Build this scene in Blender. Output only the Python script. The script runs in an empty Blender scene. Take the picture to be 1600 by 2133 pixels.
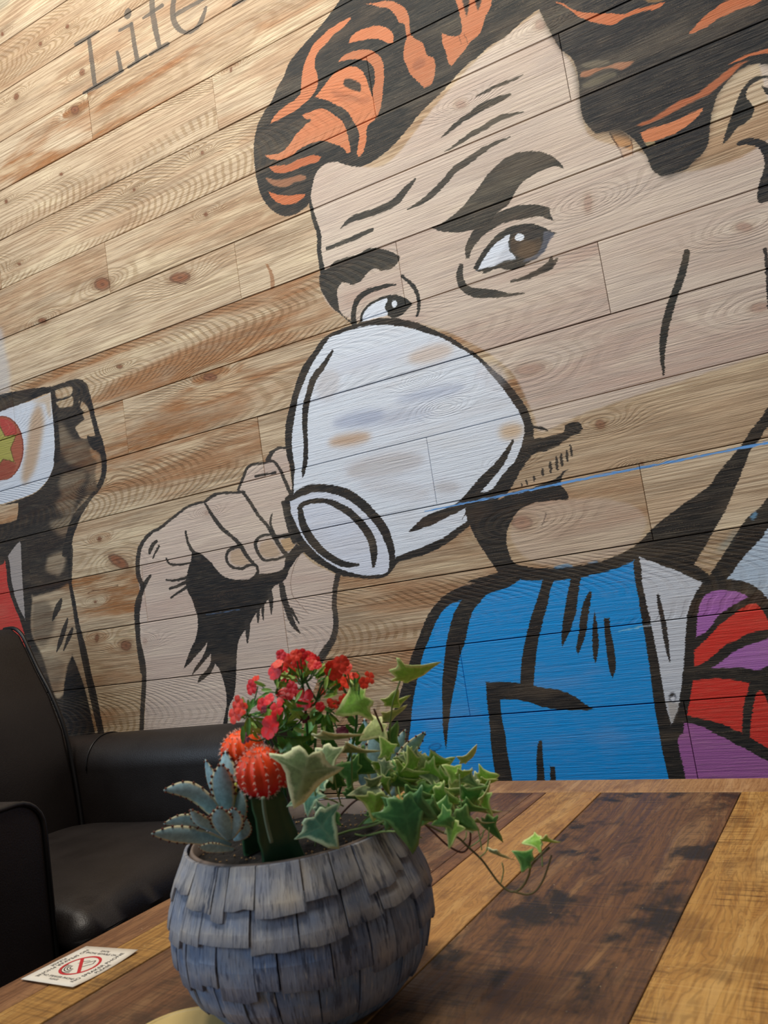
import bpy, bmesh, math, random
import numpy as np
from mathutils import Vector, Matrix, noise as mnoise

# ------------------------------------------------------------------ camera, light, exposure
SC = bpy.context.scene
COL = SC.collection
CAMZ = 0.80                     # camera height above the floor (m)
FPX = 1650.0                    # focal length in pixels of the 1600 x 2133 frame
R = np.array([[0.87828067, 0.45492073, -0.14720803],
              [-0.18133093, 0.03202448, -0.98290057],
              [-0.44242758, 0.88995593, 0.11061768]])   # rows: camera right, camera down, camera forward
cam_d = bpy.data.cameras.new('camera')
cam = bpy.data.objects.new('camera', cam_d)
COL.objects.link(cam)
cam_d.sensor_fit = 'VERTICAL'
cam_d.sensor_height = 36.0
cam_d.lens = FPX / 2133.0 * 36.0
cam_d.clip_start = 0.02
M4 = Matrix(((R[0][0], -R[1][0], -R[2][0], 0), (R[0][1], -R[1][1], -R[2][1], 0),
             (R[0][2], -R[1][2], -R[2][2], CAMZ), (0, 0, 0, 1)))
cam.matrix_world = M4
cam_d.dof.use_dof = True
cam_d.dof.focus_distance = 1.5
cam_d.dof.aperture_fstop = 13.0
SC.camera = cam

SC.view_settings.view_transform = 'Standard'
SC.view_settings.look = 'None'
SC.view_settings.gamma = 1
SC.view_settings.use_curve_mapping = False
SC.view_settings.exposure = 0.08

world = bpy.data.worlds.new('room_ambient')
SC.world = world
world.use_nodes = True
world.node_tree.nodes['Background'].inputs[0].default_value = (0.80, 0.88, 1.0, 1)
world.node_tree.nodes['Background'].inputs[1].default_value = 0.10


def area(name, loc, target, size, power, col, sy=None):
    d = bpy.data.lights.new(name, 'AREA')
    d.energy = power
    d.color = col
    d.size = size
    if sy:
        d.shape = 'RECTANGLE'
        d.size_y = sy
    o = bpy.data.objects.new(name, d)
    COL.objects.link(o)
    o.location = loc
    o.rotation_euler = (Vector(target) - Vector(loc)).to_track_quat('-Z', 'Y').to_euler()
    return o


area('wall_washer_lamp', (-1.55, 0.35, 3.2), (-1.25, 1.465, 1.7), 0.5, 25, (1.0, 0.92, 0.82), 0.25)
area('wall_washer_lamp', (-0.25, 0.35, 3.2), (-0.15, 1.465, 1.5), 0.5, 19, (1.0, 0.93, 0.84), 0.25)
area('ceiling_lamp', (-0.55, 0.25, 2.9), (-0.7, 0.8, 0.45), 0.5, 14, (1.0, 0.88, 0.72))
area('window_daylight', (-2.6, -1.7, 2.0), (-0.3, 1.2, 0.8), 1.6, 38, (0.66, 0.82, 1.0))

# ------------------------------------------------------------------ small helpers
D = 1.465                       # distance from the camera to the plank wall


def ray(px, py):
    return R.T @ np.array([(px - 800.0) / FPX, (py - 1066.5) / FPX, 1.0])


def at(px, py, d):
    """point seen at photo position (px, py) at camera depth d"""
    r = ray(px, py) * d
    return Vector((r[0], r[1], r[2] + CAMZ))


def S2L(c):
    return tuple(((v / 255.0) / 12.92 if v / 255.0 <= 0.04045 else ((v / 255.0 + 0.055) / 1.055) ** 2.4) for v in c)


def rgba(c):
    return S2L(c) + (1.0,)


def link(name, me, mat=None, parent=None, smooth=False):
    o = bpy.data.objects.new(name, me)
    COL.objects.link(o)
    if mat and not me.materials:
        me.materials.append(mat)
    if smooth:
        me.polygons.foreach_set('use_smooth', [True] * len(me.polygons))
    if parent:
        o.parent = parent
    return o


def mesh(name, V, F):
    me = bpy.data.meshes.new(name)
    me.from_pydata([tuple(v) for v in V], [], F)
    me.update()
    return me


def obj(name, V, F, mat=None, parent=None, smooth=False):
    return link(name, mesh(name, V, F), mat, parent, smooth)


def tag(o, label=None, cat=None, group=None, kind=None):
    if label: o['label'] = label
    if cat: o['category'] = cat
    if group: o['group'] = group
    if kind: o['kind'] = kind
    return o


def thing(name, label, cat, loc=(0, 0, 0), rz=0.0, group=None):
    o = bpy.data.objects.new(name, None)
    COL.objects.link(o)
    o.empty_display_size = 0.05
    o.location = loc
    o.rotation_euler = (0, 0, rz)
    return tag(o, label, cat, group)


def bevel_mod(o, w, seg=3):
    m = o.modifiers.new('bevel', 'BEVEL')
    m.width = w
    m.segments = seg
    m.limit_method = 'ANGLE'
    return m


def catmull(P, closed, n=8, W=None):
    """P: list of (x, y, corner). returns smoothed numpy points (and widths)"""
    pts = []
    for i, p in enumerate(P):
        w = W[i] if W is not None else 0.0
        pts.append((p[0], p[1], w))
        if p[2]:
            pts.append((p[0], p[1], w))
    a = np.array(pts, float)
    if closed:
        a0 = np.roll(a, 1, 0); a1 = a; a2 = np.roll(a, -1, 0); a3 = np.roll(a, -2, 0)
    else:
        e = np.vstack([a[:1], a, a[-1:]])
        a0 = e[:-3]; a1 = e[1:-2]; a2 = e[2:-1]; a3 = e[3:]
    t = (np.arange(n) / n)[None, :, None]
    a0, a1, a2, a3 = [v[:, None, :] for v in (a0, a1, a2, a3)]
    out = 0.5 * ((2 * a1) + (-a0 + a2) * t + (2 * a0 - 5 * a1 + 4 * a2 - a3) * t * t + (-a0 + 3 * a1 - 3 * a2 + a3) * t ** 3)
    out = out.reshape(-1, 3)
    if not closed:
        out = np.vstack([out, a[-1:]])
    keep = np.ones(len(out), bool)
    keep[1:] = np.hypot(*(out[1:, :2] - out[:-1, :2]).T) > 1e-6
    return out[keep]


# ------------------------------------------------------------------ material helpers
class NT:
    def __init__(self, name):
        self.m = bpy.data.materials.new(name)
        self.m.use_nodes = True
        self.t = self.m.node_tree
        self.b = self.t.nodes['Principled BSDF']

    def n(self, typ, **kw):
        nd = self.t.nodes.new(typ)
        for k, v in kw.items():
            setattr(nd, k, v)
        return nd

    def l(self, a, b):
        self.t.links.new(a, b)

    def put(self, sock, v):
        if hasattr(v, 'is_linked') or isinstance(v, bpy.types.NodeSocket):
            self.l(v, sock)
        else:
            sock.default_value = v

    def math(self, op, a, b=0.0, c=None, clamp=False):
        nd = self.n('ShaderNodeMath', operation=op, use_clamp=clamp)
        self.put(nd.inputs[0], a); self.put(nd.inputs[1], b)
        if c is not None: self.put(nd.inputs[2], c)
        return nd.outputs[0]

    def mix(self, f, a, b, blend='MIX'):
        nd = self.n('ShaderNodeMix', data_type='RGBA', blend_type=blend)
        self.put(nd.inputs[0], f)
        self.put(nd.inputs[6], a if not isinstance(a, tuple) else (a if len(a) == 4 else a + (1,)))
        self.put(nd.inputs[7], b if not isinstance(b, tuple) else (b if len(b) == 4 else b + (1,)))
        return nd.outputs[2]

    def xyz(self, x, y, z):
        nd = self.n('ShaderNodeCombineXYZ')
        self.put(nd.inputs[0], x); self.put(nd.inputs[1], y); self.put(nd.inputs[2], z)
        return nd.outputs[0]

    def noise(self, vec, scale=1.0, detail=2.0, rough=0.5, dist=0.0):
        nd = self.n('ShaderNodeTexNoise')
        self.put(nd.inputs['Vector'], vec)
        nd.inputs['Scale'].default_value = scale
        nd.inputs['Detail'].default_value = detail
        nd.inputs['Roughness'].default_value = rough
        nd.inputs['Distortion'].default_value = dist
        return nd.outputs['Fac']

    def ramp(self, f, a, b, lo=0.0, hi=1.0):
        nd = self.n('ShaderNodeMapRange', interpolation_type='SMOOTHSTEP')
        self.put(nd.inputs[0], f)
        nd.inputs[1].default_value = a; nd.inputs[2].default_value = b
        nd.inputs[3].default_value = lo; nd.inputs[4].default_value = hi
        return nd.outputs[0]

    def bump(self, h, strength, dist):
        nd = self.n('ShaderNodeBump')
        nd.inputs['Strength'].default_value = strength
        nd.inputs['Distance'].default_value = dist
        self.l(h, nd.inputs['Height'])
        self.l(nd.outputs[0], self.b.inputs['Normal'])

    def sep(self, v):
        nd = self.n('ShaderNodeSeparateXYZ'); self.l(v, nd.inputs[0]); return nd.outputs


def simple(name, c, rough=0.6, var=0.15, scale=60.0, bump=0.0, sub=0.0, coat=0.0):
    k = NT(name)
    tc = k.n('ShaderNodeTexCoord')
    f = k.noise(tc.outputs['Object'], scale, 3.0)
    col = k.mix(f, rgba(tuple(min(255, v * (1 - var)) for v in c)), rgba(tuple(min(255, v * (1 + var)) for v in c)))
    k.l(col, k.b.inputs['Base Color'])
    k.b.inputs['Roughness'].default_value = rough
    k.b.inputs['Subsurface Weight'].default_value = sub
    k.b.inputs['Subsurface Radius'].default_value = (0.004, 0.002, 0.001)
    k.b.inputs['Coat Weight'].default_value = coat
    if bump: k.bump(f, bump, 0.002)
    return k.m


# ------------------------------------------------------------------ the mural, rasterised from traced outlines
TX0, TZ0, TW, TH = -1.98, -0.80, 2.72, 2.75      # wall area (m) covered by the painted layer
RES = 0.0008
NW, NH = int(TW / RES), int(TH / RES)
RGB = np.empty((NH, NW, 3), np.float32)
RGB[:] = np.array([150, 125, 92], np.float32) / 255
AL = np.zeros((NH, NW), np.float32)
FR = {'P': (0, 0, 1), 'H': (500, 0, 3.2), 'T': (1000, 0, 2.6667), 'U': (700, 0, 3.5556), 'E': (620, 280, 2.6667),
      'C': (560, 640, 2.6667), 'D': (250, 900, 3.2), 'F': (1000, 800, 2.6667), 'S': (800, 1150, 3.2),
      'R': (1200, 1130, 4), 'L': (0, 760, 5.3333), 'M': (0, 1120, 4.8467), 'N': (260, 1250, 3.478),
      'G': (1100, 400, 3.2), 'W': (0, 0, 2.963), 'Q': (0, 0, 2.6667), 'Z': (0, 550, 2.6667)}


def parse(s):
    out = []
    f = FR['P']
    for tok in s.split():
        if tok[0] == '@':
            f = FR[tok[1]]
            continue
        c = tok.endswith('!')
        w = None
        if ':' in tok:
            tok, w = tok.split(':')
            w = float(w.rstrip('!')) / f[2]
        x, y = tok.rstrip('!').split(',')
        out.append((f[0] + float(x) / f[2], f[1] + float(y) / f[2], c, w))
    return out


def to_tex(a):
    """photo positions -> texture pixels on the wall plane"""
    q = np.stack([(a[:, 0] - 800.0) / FPX, (a[:, 1] - 1066.5) / FPX, np.ones(len(a))])
    r = R.T @ q
    return np.stack([(r[0] / r[1] * D - TX0) / RES, (r[2] / r[1] * D - TZ0) / RES], 1)


def coverage(P):
    """anti-aliased fill of polygon P (texture pixels); returns (x0, y0, mask)"""
    x0 = max(int(math.floor(P[:, 0].min())) - 1, 0); x1 = min(int(math.ceil(P[:, 0].max())) + 2, NW)
    y0 = max(int(math.floor(P[:, 1].min())) - 1, 0); y1 = min(int(math.ceil(P[:, 1].max())) + 2, NH)
    if x1 <= x0 or y1 <= y0: return None
    SS = 3
    h = (y1 - y0) * SS; w = x1 - x0
    acc = np.zeros((h, w + 2), np.float32)
    A = P; B = np.roll(P, -1, 0)
    for (ax, ay), (bx, by) in zip(A, B):
        if ay == by: continue
        s = 1.0
        if ay > by: ax, ay, bx, by = bx, by, ax, ay; s = -1.0
        r0 = max(int(math.ceil((ay - y0) * SS - 0.5)), 0)
        r1 = min(int(math.ceil((by - y0) * SS - 0.5)), h)
        if r1 <= r0: continue
        rows = np.arange(r0, r1)
        yy = (rows + 0.5) / SS + y0
        xx = np.clip(ax + (bx - ax) * (yy - ay) / (by - ay) - x0, 0, w - 0.001)
        ix = xx.astype(int); fr = xx - ix
        acc[rows, ix] += s * (1 - fr)
        acc[rows, ix + 1] += s * fr
    c = np.clip(np.abs(np.cumsum(acc[:, :w], 1)), 0, 1)
    return x0, y0, c.reshape(y1 - y0, SS, w).mean(1)


def blur(m, r):
    if r < 1: return m
    for ax in (0, 1):
        for _ in range(2):
            p = np.pad(m, [(r + 1, r) if a == ax else (0, 0) for a in (0, 1)], mode='edge')
            c = np.cumsum(p, ax)
            n = m.shape[ax]
            m = ((c[2 * r + 1:2 * r + 1 + n] - c[:n]) if ax == 0 else (c[:, 2 * r + 1:2 * r + 1 + n] - c[:, :n])) / (2 * r + 1)
    return m


def paint(P, col, alpha=1.0, soft=0, erase=False):
    if soft:
        lo = P.min(0) - 3 * soft; hi = P.max(0) + 3 * soft
        cv = coverage(P)
        if cv is None: return
        x0, y0, m = cv
        px0 = min(3 * soft, x0); py0 = min(3 * soft, y0)
        px1 = min(3 * soft, NW - x0 - m.shape[1]); py1 = min(3 * soft, NH - y0 - m.shape[0])
        m = blur(np.pad(m, ((py0, py1), (px0, px1))), soft)
        x0 -= px0; y0 -= py0
    else:
        cv = coverage(P)
        if cv is None: return
        x0, y0, m = cv
    h, w = m.shape
    a = m * alpha
    A = AL[y0:y0 + h, x0:x0 + w]
    if erase:
        A *= (1 - a)
        return
    C = RGB[y0:y0 + h, x0:x0 + w]
    na = a + A * (1 - a)
    k = np.where(na > 1e-4, a / np.maximum(na, 1e-4), 1.0)[..., None]
    C += (np.array(col, np.float32) / 255 - C) * k
    A[:] = na


def poly(s, col, alpha=1.0, soft=0, erase=False):
    P = parse(s)
    paint(to_tex(catmull(P, True)), col, alpha, soft, erase)


def stroke(s, col, alpha=1.0, soft=0, wscale=1.0):
    P = parse(s)
    W = [p[3] * wscale for p in P]
    c = catmull(P, False, 10, W)
    t = np.gradient(c[:, :2], axis=0)
    t /= np.maximum(np.hypot(t[:, 0], t[:, 1]), 1e-6)[:, None]
    nn = np.stack([-t[:, 1], t[:, 0]], 1)
    hw = (c[:, 2] / 2)[:, None]
    a0 = math.atan2(t[0, 1], t[0, 0]); a1 = math.atan2(t[-1, 1], t[-1, 0])
    cap1 = np.array([c[-1, :2] + c[-1, 2] / 2 * np.array([math.cos(a1 + b), math.sin(a1 + b)]) for b in np.linspace(math.pi / 2, -math.pi / 2, 7)])
    cap0 = np.array([c[0, :2] + c[0, 2] / 2 * np.array([math.cos(a0 + b), math.sin(a0 + b)]) for b in np.linspace(-math.pi / 2, -1.5 * math.pi, 7)])
    out = np.vstack([c[:, :2] + nn * hw, cap1, (c[:, :2] - nn * hw)[::-1], cap0])
    paint(to_tex(out), col, alpha, soft)


def ell(cx, cy, rx, ry, ang, col, alpha=1.0, soft=0, frame='P'):
    f = FR[frame]
    cx, cy, rx, ry = f[0] + cx / f[2], f[1] + cy / f[2], rx / f[2], ry / f[2]
    t = np.linspace(0, 2 * math.pi, 33)[:-1]
    ca, sa = math.cos(math.radians(ang)), math.sin(math.radians(ang))
    x = rx * np.cos(t); y = ry * np.sin(t)
    paint(to_tex(np.stack([cx + x * ca - y * sa, cy + x * sa + y * ca], 1)), col, alpha, soft)


# --- knots of the bare boards: (frame, x, y, rx, ry, angle)
KN = [('Q', 15, 190, 8, 12, 0), ('Q', 375, 148, 9, 13, 20), ('Q', 225, 245, 9, 13, 20), ('Q', 92, 538, 13, 20, 20), ('Q', 457, 402, 15, 20, 20),
      ('Q', 418, 613, 24, 25, 0), ('Q', 340, 968, 10, 9, 0), ('Q', 35, 1120, 10, 11, 0), ('Q', 745, 1055, 8, 8, 0), ('Q', 1125, 850, 10, 11, 0),
      ('Q', 1145, 1193, 11, 13, 0), ('Q', 1285, 390, 7, 14, 10), ('Z', 570, 113, 46, 38, 0), ('Z', 237, 315, 24, 16, 0), ('Z', 108, 0, 10, 8, 0),
      ('M', 1198, 240, 55, 120, -58), ('M', 980, 1015, 20, 42, 5), ('M', 1275, 1090, 55, 52, 0), ('M', 1007, 15, 22, 26, 0), ('M', 965, 650, 16, 14, 0),
      ('U', 1515, 187, 40, 38, 0), ('T', 600, 1130, 22, 48, 0), ('F', 670, 225, 30, 26, 0), ('F', 898, 443, 11, 10, 0),
      ('G', 1545, 770, 70, 32, -12), ('C', 838, 410, 14, 14, 0), ('C', 972, 557, 26, 20, 0), ('C', 1335, 866, 18, 18, 0), ('C', 1450, 345, 90, 30, -8),
      ('G', 1440, 235, 60, 30, 0), ('F', 235, 770, 60, 40, 0), ('Z', 1000, 75, 60, 30, -8), ('U', 925, 775, 40, 30, -10), ('L', 1050, 1330, 50, 60, 0),
      ('D', 580, 540, 14, 14, 0), ('D', 168, 1395, 14, 18, 0), ('Z', 1170, 630, 40, 22, 0), ('Z', 665, 570, 18, 12, 0)]
for f, x, y, rx, ry, a in KN:
    big = rx * ry / FR[f][2] ** 2 > 160
    ell(x, y, rx * 1.5, ry * 1.5, a, (120, 84, 52), 0.35, 4, f)
    ell(x, y, rx, ry, a, (108, 70, 50), 0.85, 1, f)
    ell(x, y, rx * 0.72, ry * 0.72, a, (136, 92, 66) if not big else (140, 88, 60), 0.9, 1, f)
    ell(x, y, rx * 0.25, ry * 0.25, a, (90, 56, 42), 0.6, 1, f)
# torn chip, cracks, reddish stains of the bare wood
poly('@T 720,735! 760,725 810,745 845,790 850,860! 800,880! 770,830 740,780', (190, 140, 92), 0.9)
stroke('@T 722,738:8 750,790:9 775,830:10 800,878:7', (82, 54, 36), 0.9)
stroke('@T 780,828:6 815,815:9 840,805:6', (60, 40, 30), 0.9)
stroke('@T 840,770:6 850,860:7', (110, 76, 50), 0.8)
stroke('@F 366,722:10 362,742:8 355,765:6 340,795:3', (60, 46, 38), 0.9)
stroke('@F 0,0:1 1,1:1', (0, 0, 0), 0.0)
stroke('@M 890,560:8 950,535:12 1050,525:8 1120,505:6 1190,485:10', (84, 56, 36), 0.8)
stroke('@Z 960,95:4 1000,108:7 1045,112:4', (88, 60, 40), 0.8)
poly('@Z 1475,0! 1500,60 1505,140! 1525,130 1520,60 1500,20 1490,0!', (150, 100, 60), 0.8)
ell(915, 1095, 16, 18, 0, (96, 34, 30), 0.9, 1, 'C')

# --- skin wash
SK = (216, 204, 198)
poly('700,330! 660,350 645,400 655,460 668,520 670,600 690,640 740,670! 900,680 1050,760 1110,860 1130,900 1220,860 1400,800 1620,730! 1650,250! 1540,330 1400,360 '
     '1340,320 1240,290 1215,250 1200,150 1160,90 1125,25! 1000,120 900,230 800,345', SK, 0.56, 2)
poly('1100,905! 1230,862 1400,820 1620,760! 1620,850 1560,900 1400,1050 1250,1150 1120,1180 1060,1120 1070,1060 1180,1030 1190,960', (205, 180, 150), 0.22, 6)
poly('1075,1065! 1120,1045 1185,1040 1270,1040 1330,1060 1345,1100 1300,1150 1200,1175 1110,1170 1065,1120', SK, 0.30, 3)
SKH = (216, 200, 192)
poly('@N 140,960! 150,700 140,500 115,300 105,150 110,0! @D 110,1150 130,1050 118,950 112,850 135,750 195,670 260,632 330,590 420,515 500,482 565,467! 610,425 680,407 '
     '780,402! 820,320 860,232 960,206 985,190! 1010,140 1060,112 1110,108! 1150,400 1110,470 1120,600 1180,740 1240,830 1300,880 1400,930 1450,955! 1450,1050 '
     '1435,1150 1440,1300 1425,1400 1370,1500 1300,1700 1180,2000! @N 700,1080!', SKH, 0.66, 0)
poly('@D 1070,720! 1160,700 1170,745 1140,785 1100,790', (190, 155, 110), 0.75)
poly('@D 740,800! 800,780 840,840 870,875 790,890 740,860', (182, 152, 118), 0.5, 2)
poly('@D 940,740! 1010,720 1060,790 1060,825 970,835 930,790', (182, 152, 118), 0.5, 2)

def poly_w(s, col, alpha=1.0, soft=0):
    """outline given in metres on the wall: X along it, Z above camera height (parts of the mural beyond the photo's frame)"""
    P = np.array([[float(v) for v in t.rstrip('!').split(',')] + [t.endswith('!')] for t in s.split()])
    c = catmull([(p[0], p[1], p[2] > 0) for p in P], True)
    paint((c[:, :2] - np.array([TX0, TZ0])) / RES, col, alpha, soft)


poly_w('.10,.90! .10,.55 .04,.25 -.02,.05! .08,.08 .16,.22 .24,.50 .28,.72 .22,.88', SK, 0.56, 1)
poly_w('-.62,1.31! -.60,1.45 -.35,1.62 0,1.68 .30,1.58 .50,1.30 .54,1.0 .46,.72 .34,.50 .25,.40! .235,.55 .265,.72 .23,.86 .15,.92! 0,1.0 -.30,1.16', (28, 33, 35))
poly_w('-.20,1.35! 0,1.46 .22,1.42 .36,1.24! .20,1.34 0,1.36', (212, 118, 68), .9)
poly_w('.28,1.05! .38,.98 .42,.84 .38,.72! .36,.86 .32,.96', (212, 118, 68), .9)
poly_w('-.06,-.06! .02,.10 .12,.30 .22,.44! .27,.38! .30,.18 .24,.02 .34,-.10 .44,-.32 .50,-.60 .52,-.9! -.14,-.9!', (30, 29, 29))
poly_w('-.03,-.05! .04,.10 .13,.27 .21,.37! .25,.20 .20,.02! .10,-.04', (190, 212, 234), .95)
poly_w('-.08,-.14! .05,-.08 .18,-.10 .26,-.18! .12,-.18 .02,-.24', (170, 106, 184))
poly_w('-.09,-.30! .10,-.22 .28,-.22! .36,-.40 .18,-.36 .02,-.40', (214, 52, 42))
poly_w('-.10,-.48! .10,-.42 .38,-.44! .44,-.70 .46,-.9! -.12,-.9!', (164, 96, 160))

# --- hair
BK = (28, 33, 35)
BK2 = (20, 26, 34)
poly('@H 690,-300! 690,-60 640,40 560,150 480,240 400,330 330,420 290,520 250,585 215,670 160,750 120,830 98,920 92,1020 100,1120 120,1230 150,1320 200,1390 260,1430 '
     '310,1442 380,1425 430,1390 455,1368! 475,1290 490,1210 512,1150 560,1102 640,1078 690,1095 760,1112 830,1105 900,1070 980,1010 1060,930 1130,850 1200,760 '
     '1290,670 1370,590 1440,510 1520,430 1600,370 @T 60,255 150,200 250,110 330,52! 355,110 382,160 410,215 450,278 490,305 520,340 540,400 550,470 556,560 '
     '570,650 600,700 640,742! 700,733 760,722 810,740 860,780 900,830 930,880 950,930 980,965 1015,980 1080,962 1140,945 1195,890 1240,850 1270,790 1277,700 '
     '1290,620 1320,530 1370,460 1430,400 1500,365 1560,355 1620,365 1800,420! 1800,-400!', BK)
poly('@T 345,60! 400,200 470,290 520,340 556,560 570,650 640,735 860,780 1010,970 1140,940 1240,850 1277,700 1320,530 1430,400 1560,350 1800,420! 1800,-400! 500,-300!',
     BK2, 0.8, 8)
OR = (214, 130, 86)
O2 = (202, 112, 68)
poly('@H 740,115! 690,140 640,170 590,200 540,250 490,300 455,370 430,430 415,500 410,560 405,610 385,650 330,690 270,735 225,780 200,830! 260,800 320,765 380,730 '
     '430,690 470,650 505,605 520,560 518,500 500,450 505,390 530,340 580,290 620,240 680,195 740,130!', OR, 0.92)
poly('@H 725,290! 740,250 780,215 840,190 900,175 950,178 1000,200 1025,240 1020,290! 985,290 940,268 880,262 820,270 770,280', OR, 0.92)
poly('@H 655,415! 690,375 750,345 820,332 880,340 925,370 955,420 962,500 955,600 945,690 915,790! 893,700 885,610 900,540 895,470 870,425 840,405 790,398 730,400 690,410', OR, 0.85)
poly('@H 500,650! 540,600 580,550 620,500 665,465 720,445 770,445 810,470 840,520 860,580 880,640 900,700 910,760 900,800 870,820 845,860 845,920 835,980 815,1030 '
     '790,1048! 780,1020 790,960 795,900 780,850 750,800 720,750 680,720 630,695 580,670', OR, 0.95)
poly('@H 700,530 740,528 780,545 805,570 800,612 760,602 720,585 692,560', BK, 0.85, 1)
poly('@H 610,600 700,620 800,650 860,650 850,690 760,680 640,650', (150, 90, 62), 0.5, 4)
poly('@H 415,770! 470,745 530,725 580,735 620,760 660,790 690,820 710,870 725,930 735,980 740,1010! 715,1025 690,990 640,965 590,950 540,940 490,950 430,975 380,1010 '
     '330,1045 260,1068 200,1060 165,1035! 220,1030 270,1020 310,990 340,950 370,900 410,860 440,830 475,800 440,795', OR, 0.93)
poly('@H 195,1115! 250,1105 310,1100 370,1075 430,1050 490,1035 545,1045! 520,1080 470,1095 410,1115 350,1140 290,1155 230,1150', O2, 0.9)
poly('@H 175,1185 240,1200 310,1190 370,1175 420,1165 445,1185 420,1205 370,1215 330,1240 280,1250 230,1240 190,1215', (196, 130, 92), 0.7, 1)
poly('@H 190,1275! 240,1295 310,1305 370,1300 420,1295 435,1305 400,1340 350,1362 290,1365 240,1345 205,1310', O2, 0.95)
poly('@H 830,30! 880,35 930,50 980,55 1010,75 1040,110 1060,150 1095,165 1105,210 1110,260 1095,320 1090,380 1110,440 1140,500 1190,550 1230,590! 1280,560 1300,500 '
     '1305,440 1290,390 1250,370 1235,330 1220,290 1170,260 1140,230 1130,170 1130,120 1110,70 1070,35 1020,12 960,8 900,20', OR, 0.85)
poly('@H 1150,440 1180,400 1220,390 1240,410 1220,450 1170,470', (150, 92, 66), 0.6, 2)
poly('@U 870,-200! 880,-30 905,60 925,150 930,240 890,270 830,265 785,245! 790,320 820,400 830,460 855,495! 900,440 950,380 1000,310 1060,260 1090,190 1110,120 1145,60 '
     '1165,-30 1200,-200!', OR, 0.88)
poly('@U 925,-60! 950,60 968,125! 985,50 990,-60!', BK, 0.8, 1)
poly('@U 1020,-60! 1040,40 1055,85! 1075,20 1090,-60!', BK, 0.8, 1)
stroke('@U 985,335:3 965,290:5 950,250:3', (90, 60, 45), 0.8)
stroke('@U 930,330:3 915,280:5 905,255:3', (90, 60, 45), 0.8)
poly('@T 410,10! 460,20 510,50 570,70 640,75 720,75 800,80 860,55 920,40 980,25 1030,10! 1000,45 930,60 860,80 800,105 740,140 690,138 630,125 580,110 540,90 490,50', O2, 0.95)
poly('@T 890,-10! 950,18 1020,5 1060,-30! 900,-60!', (190, 140, 80), 0.6, 1)
poly('@T 1160,190! 1200,140 1250,90 1300,50 1350,15 1400,-10 1480,-80! 1640,-80! 1550,15 1480,40 1420,60 1370,85 1320,110 1260,150 1200,180', O2, 0.92)
poly('@T 560,400! 620,385 700,370 760,350 860,340! 830,370 780,390 720,380 650,400 600,430 560,430', (200, 128, 88), 0.75, 1)
poly('@T 555,360! 640,335 720,340 700,360 600,380', (150, 135, 105), 0.5, 2)
poly('@T 560,470! 640,430 740,400 760,420 700,450 630,480 580,490', (140, 128, 100), 0.55, 2)
poly('@T 860,700! 950,660 1030,610 1110,560 1200,525 1280,465 1350,410 1420,360 1500,335! 1440,375 1400,420 1340,470 1280,520 1200,560 1120,600 1040,645 960,680 900,700', O2, 0.85, 1)
poly('@T 890,740! 960,710 1040,690 1110,660 1180,625 1245,600! 1210,650 1150,700 1090,740 1020,770 950,790 915,790!', OR, 0.95)
poly('@T 915,792! 975,785! 970,808! 925,812!', (196, 176, 130), 0.7)
poly('@T 1370,365! 1450,320 1530,290 1600,270 1700,250! 1700,290! 1600,295 1520,310 1440,340', O2, 0.92)
# ear
poly('@T 1600,420! 1540,425 1490,455 1450,510 1420,580 1395,650 1370,720 1350,802! 1385,770 1430,710 1480,680 1515,640 1522,600 1500,570 1480,540 1490,490 1530,458 '
     '1580,438 1700,425! 1700,395!', BK)
poly('@T 1425,800! 1460,775 1520,768 1580,785 1640,820 1750,830! 1750,1130! 1600,1125 1555,1132 1540,1090 1550,1030 1565,980 1580,920 1570,860 1540,820 1490,805 1440,812', BK2)
poly('@T 1565,475! 1600,490 1700,500! 1700,580! 1610,540 1580,510', BK)
stroke('@G 1580,385:26 1590,450:24 1598,600:22 1605,780:18', BK2)

# --- forehead lines, brows, eyes
LN = (33, 37, 37)
stroke('@U 1390,552:8 1300,600:20 1200,635:26 1130,670:22 1040,718:8', LN, 0.85)
stroke('@U 1295,700:10 1200,740:45 1090,790:54 1000,850:44 920,900:34 850,960:25 780,1022:4', LN, 0.92)
stroke('@U 1390,832:9 1300,850:30 1200,885:42 1100,945:42 1000,1000:36 900,1070:24 805,1125:4', LN, 0.9)
stroke('@E 1180,15:7 1080,60:22 1000,110:32 930,160:36 870,200:36 820,260:34 760,320:34 700,370:28 610,420:5', LN, 0.9)
stroke('@E 655,250:10 600,310:34 550,370:40 500,400:40 430,430:36 350,455:38 290,480:28 240,522:4', LN, 0.93)
stroke('@E 415,530:20 350,560:26 280,590:24 165,635:20', LN, 0.93)
poly('@E 742,518! 800,495 860,455 910,410 960,350 1010,290 1060,220 1110,170 1160,130 1220,105 1290,93 1360,100 1420,125 1465,165 1478,190! 1440,180 1400,185 1340,210 '
     '1280,245 1230,290 1200,340 1170,390 1130,420 1095,450 1075,490! 1030,515 960,535 880,545 800,540', LN, 0.95)
poly('@E 935,690! 930,640 945,590 975,540 1010,500 1060,465 1130,430 1200,400 1280,390 1350,395 1410,412! 1400,430 1425,480! 1390,470 1340,455 1280,465 1200,480 '
     '1130,500 1080,530 1030,565 990,610 965,650 955,690!', LN, 0.93)
poly('@E 975,745! 1000,700 1030,650 1070,600 1120,550 1180,515 1240,500 1310,498 1370,520 1435,548! 1400,575 1385,620 1350,670 1290,710 1220,745 1160,752 1110,745 '
     '1060,765 1025,778! 1030,760 1000,762', LN)
poly('@E 1000,755! 1030,700 1070,640 1120,590 1180,555 1172,600 1180,650 1212,690 1150,705 1090,732!', (222, 232, 246))
poly('@E 1090,732! 1130,660 1172,600 1180,650 1212,690 1150,705', (196, 204, 218), 0.6, 3)
poly('@E 1370,540 1425,550 1395,600 1365,660 1300,700 1250,705 1330,650 1360,600', (92, 98, 116), 0.8, 1)
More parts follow.
